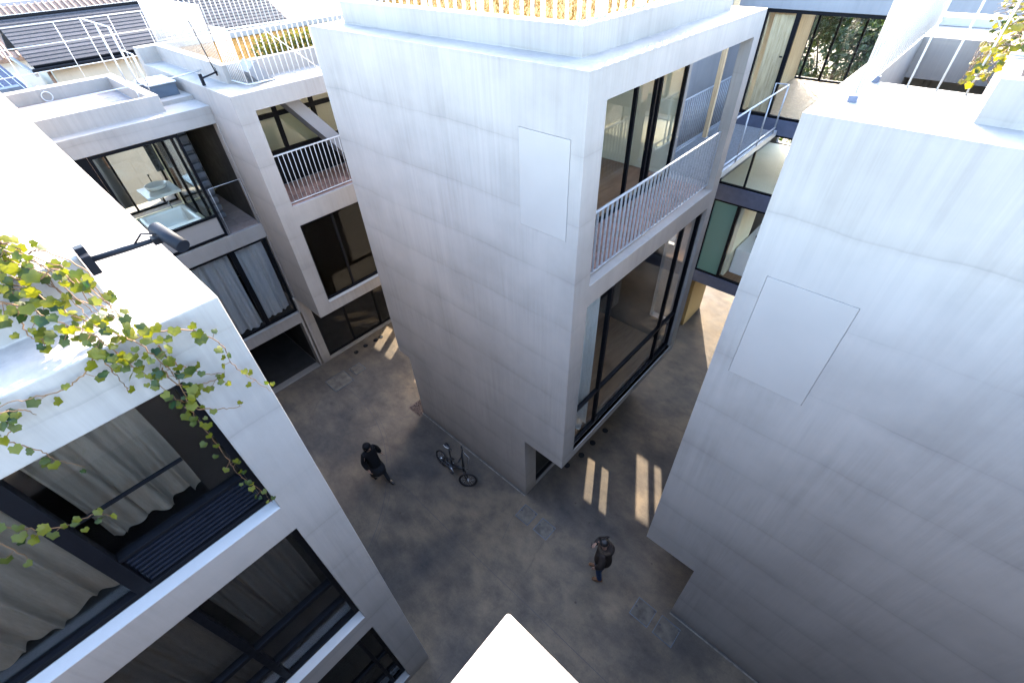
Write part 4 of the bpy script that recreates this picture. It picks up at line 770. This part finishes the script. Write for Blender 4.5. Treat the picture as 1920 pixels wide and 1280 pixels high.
# ------------------------------------------------------------------ people
def skin(name, V_, E_, m, parent, sub=2):
    me = bpy.data.meshes.new(name); me.from_pydata([v[:3] for v in V_], E_, []); ob = bpy.data.objects.new(name, me); COL.objects.link(ob)
    ob.modifiers.new('s', 'SKIN'); sl_ = me.skin_vertices[0].data
    for i, v in enumerate(V_):
        r_ = v[3]; sl_[i].radius = r_ if isinstance(r_, tuple) else (r_, r_)
    sl_[0].use_root = True
    sb = ob.modifiers.new('u', 'SUBSURF'); sb.levels = sub; sb.render_levels = sub
    dgp = bpy.context.evaluated_depsgraph_get(); nm_ = bpy.data.meshes.new_from_object(ob.evaluated_get(dgp)); bpy.data.objects.remove(ob)
    nm_.polygons.foreach_set('use_smooth', [True] * len(nm_.polygons)); nm_.materials.clear(); nm_.name = name
    return link(name, nm_, m, parent)
def ell(name, c, r, m, parent, rot=(0, 0, 0), seg=20, rings=14):
    bm = bmesh.new(); bmesh.ops.create_uvsphere(bm, u_segments=seg, v_segments=rings, radius=1); bmesh.ops.scale(bm, vec=r, verts=bm.verts); bmesh.ops.rotate(bm, matrix=Euler(rot).to_matrix(), verts=bm.verts); bmesh.ops.translate(bm, vec=c, verts=bm.verts)
    me = bpy.data.meshes.new(name); bm.to_mesh(me); bm.free(); me.polygons.foreach_set('use_smooth', [True] * len(me.polygons)); return link(name, me, m, parent)
def person(label, loc, yaw, J, H, mats, coat_len, kind):
    """J: joints in local space (x forward, y left). One skinned body; clothing as child meshes."""
    t_ = thing('person', label, 'person', loc); t_.rotation_euler.z = yaw
    hx, hy, hz = J['head']; V_ = [(*J['pelvis'], .10), (*J['waist'], (.105, .085)), (*J['chest'], (.135, .10)), (*J['neck'], .05), (hx, hy, hz - .05, .075), (hx + .01, hy, hz + .06, .075)]
    E_ = [(0, 1), (1, 2), (2, 3), (3, 4), (4, 5)]
    for s in 'lr':
        k = len(V_); V_ += [(*J['sh' + s], .035), (*J['el' + s], .024), (*J['wr' + s], .022)]; E_ += [(2, k), (k, k + 1), (k + 1, k + 2)]
        w_ = Vector(J['wr' + s]); d = (w_ - Vector(J['el' + s])).normalized(); side = d.cross(Vector((0, 1, 0))).normalized() if abs(d.y) < .9 else Vector((1, 0, 0)); k2 = len(V_)
        V_.append((*(w_ + d * .07), (.036, .016))); E_.append((k + 2, k2)); o_ = side.cross(d).normalized()
        for f_, (a, L) in enumerate(((-.027, .07), (-.009, .085), (.009, .08), (.027, .062))):
            b0 = w_ + d * .085 + side * a; kk = len(V_); V_ += [(*b0, .009), (*(b0 + d * L * .55 + o_ * .008), .008), (*(b0 + d * L + o_ * .03), .0065)]; E_ += [(k2, kk), (kk, kk + 1), (kk + 1, kk + 2)]
        kk = len(V_); V_ += [(*(w_ + d * .035 + side * -.035), .010), (*(w_ + d * .075 + side * -.055 + o_ * .02), .008)]; E_ += [(k + 2, kk), (kk, kk + 1)]
        k = len(V_); V_ += [(*J['hip' + s], .06), (*J['kn' + s], .035), (*J['an' + s], .024), (J['an' + s][0] + .10, J['an' + s][1], .045, .02)]; E_ += [(0, k), (k, k + 1), (k + 1, k + 2), (k + 2, k + 3)]
    body = skin('body', V_, E_, 'skin', t_)
    # face
    ell('nose', (hx + .098, hy, hz - .0), (.018, .012, .02), 'skin', t_); ell('mouth', (hx + .088, hy, hz - .05), (.008, .022, .006), 'tan_leather', t_)
    for s in (-1, 1): ell('eye', (hx + .088, hy + .03 * s, hz + .025), (.008, .012, .007), 'hair', t_); ell('ear', (hx, hy + .082 * s, hz), (.02, .012, .03), 'skin', t_)
    # coat
    cz = coat_len; px, py, pz = J['pelvis']; cx, cyy, cz_ = J['chest']
    V_ = [(px, py, cz + .03, (.225, .20)), (px, py, pz, (.21, .175)), (*J['waist'], (.205, .17)), (*J['chest'], (.215, .16)), (J['neck'][0], J['neck'][1], J['neck'][2] - .03, .085)]; E_ = [(0, 1), (1, 2), (2, 3), (3, 4)]
    for s in 'lr': k = len(V_); V_ += [(*J['sh' + s], .095), (*J['el' + s], .078), (*(Vector(J['wr' + s]).lerp(Vector(J['el' + s]), .02)), .058)]; E_ += [(3, k), (k, k + 1), (k + 1, k + 2)]
    skin('coat', V_, E_, mats['coat'], t_)
    if kind == 'skirt':
        vs_, fs = [], []
        for z, r_ in ((pz - .05, .15), (.62, .185), (.47, .21), (.465, .19)):
            for i in range(20): a = 2 * math.pi * i / 20; q = 1 + .06 * math.sin(5 * a); vs_.append((px + .03 + r_ * q * 1.15 * math.cos(a), py + r_ * q * math.sin(a), z))
        for j in range(3):
            for i in range(20): fs.append([j * 20 + i, j * 20 + (i + 1) % 20, (j + 1) * 20 + (i + 1) % 20, (j + 1) * 20 + i])
        lpart('skirt', (vs_, fs), mats['skirt'], t_)
    for s in 'lr':
        skin('trouser_leg', [(*J['hip' + s], .10), (*J['kn' + s], .070 if kind != 'skirt' else .060), (J['an' + s][0], J['an' + s][1], J['an' + s][2] - .01, .060 if kind != 'skirt' else .048)], [(0, 1), (1, 2)], mats['leg'], t_)
        ax_, ay_, az_ = J['an' + s]
        skin('shoe', [(ax_ - .04, ay_, az_ - .035, .046), (ax_, ay_, az_ + .05, .052), (ax_ + .09, ay_, .05, (.045, .042)), (ax_ + .185, ay_, .042, (.040, .034))], [(0, 1), (0, 2), (2, 3)], mats['shoe'], t_)
    return t_, (hx, hy, hz)
A = lambda *p: tuple(p)
J1 = dict(pelvis=(.06, 0, .80), waist=(.04, 0, .95), chest=(.02, 0, 1.17), neck=(.02, 0, 1.34), head=(.05, 0, 1.46), shl=(.02, .165, 1.26), ell=(-.04, .26, 1.03), wrl=(.0, .30, .84), shr=(.02, -.165, 1.26), elr=(.02, -.25, 1.02), wrr=(.14, -.26, .82),
    hipl=(.06, .085, .78), knl=(.22, .07, .45), anl=(.36, .06, .08), hipr=(.06, -.085, .78), knr=(.04, -.09, .44), anr=(-.17, -.09, .10))
p1, h1 = person('person in black hat and long black coat walking across the yard', (-3.42, -2.28, 0), R(8), J1, 1.58, dict(coat='black_cloth', leg='grey_cloth', skirt='grey_cloth', shoe='dark_leather'), .62, 'skirt')
vs_, fs = [], []
for z, r_ in ((-.07, .106), (-.01, .112), (.04, .112), (.09, .098), (.125, .06), (.135, .008)):
    for i in range(20): a = 2 * math.pi * i / 20; vs_.append((h1[0] - .018 + r_ * 1.02 * math.cos(a) - (.03 if z < 0 else 0), h1[1] + r_ * .92 * math.sin(a), h1[2] + z))
for j in range(5):
    for i in range(20): fs.append([j * 20 + i, j * 20 + (i + 1) % 20, (j + 1) * 20 + (i + 1) % 20, (j + 1) * 20 + i])
lpart('hat', (vs_, fs), 'black_cloth', p1); ell('hair', (h1[0] - .05, h1[1], h1[2] - .06), (.07, .085, .10), 'hair', p1)
J2 = dict(pelvis=(0, 0, .88), waist=(.0, 0, 1.04), chest=(.02, 0, 1.30), neck=(.03, 0, 1.49), head=(.07, 0, 1.63), shl=(.02, .185, 1.40), ell=(.03, .29, 1.14), wrl=(.13, .24, .92), shr=(.02, -.185, 1.40), elr=(.14, -.27, 1.17), wrr=(.22, -.08, 1.33),
    hipl=(0, .095, .86), knl=(.05, .11, .48), anl=(-.02, .14, .09), hipr=(0, -.095, .86), knr=(.08, -.12, .48), anr=(.10, -.16, .09))
p2, h2 = person('person in brown hooded parka and tan boots standing beside the alley', (2.60, -.40, 0), R(205), J2, 1.74, dict(coat='parka', leg='denim', shoe='tan_leather'), .70, 'trousers')
ell('hair', (h2[0] - .015, h2[1], h2[2] + .045), (.098, .092, .088), 'hair', p2)
v1, f1 = torus_geo(.13, .042, 20, 8); v1 = [(h2[0] - .07 + x * 1.0, h2[1] + z * 1.05, h2[2] - .17 + y + .04 * x) for x, y, z in v1]; lpart('hood', (v1, f1), 'fur', p2)
ell('hood_back', (h2[0] - .17, h2[1], h2[2] - .20), (.09, .13, .10), 'parka', p2)
ph = thing('phone', 'dark phone held up by the person in the parka', 'phone', (0, 0, 0)); 
o = link('case', boxmesh('case', .012, .075, .15, .006), 'black_frame', ph); ph.location = p2.location + Euler((0, 0, R(205))).to_matrix() @ Vector((.30, .02, 1.43)); ph.rotation_euler.z = R(205)
o2 = link('screen', boxmesh('screen', .002, .067, .135, 0), 'solar_blue', ph); o2.location = (-.0075, 0, 0)
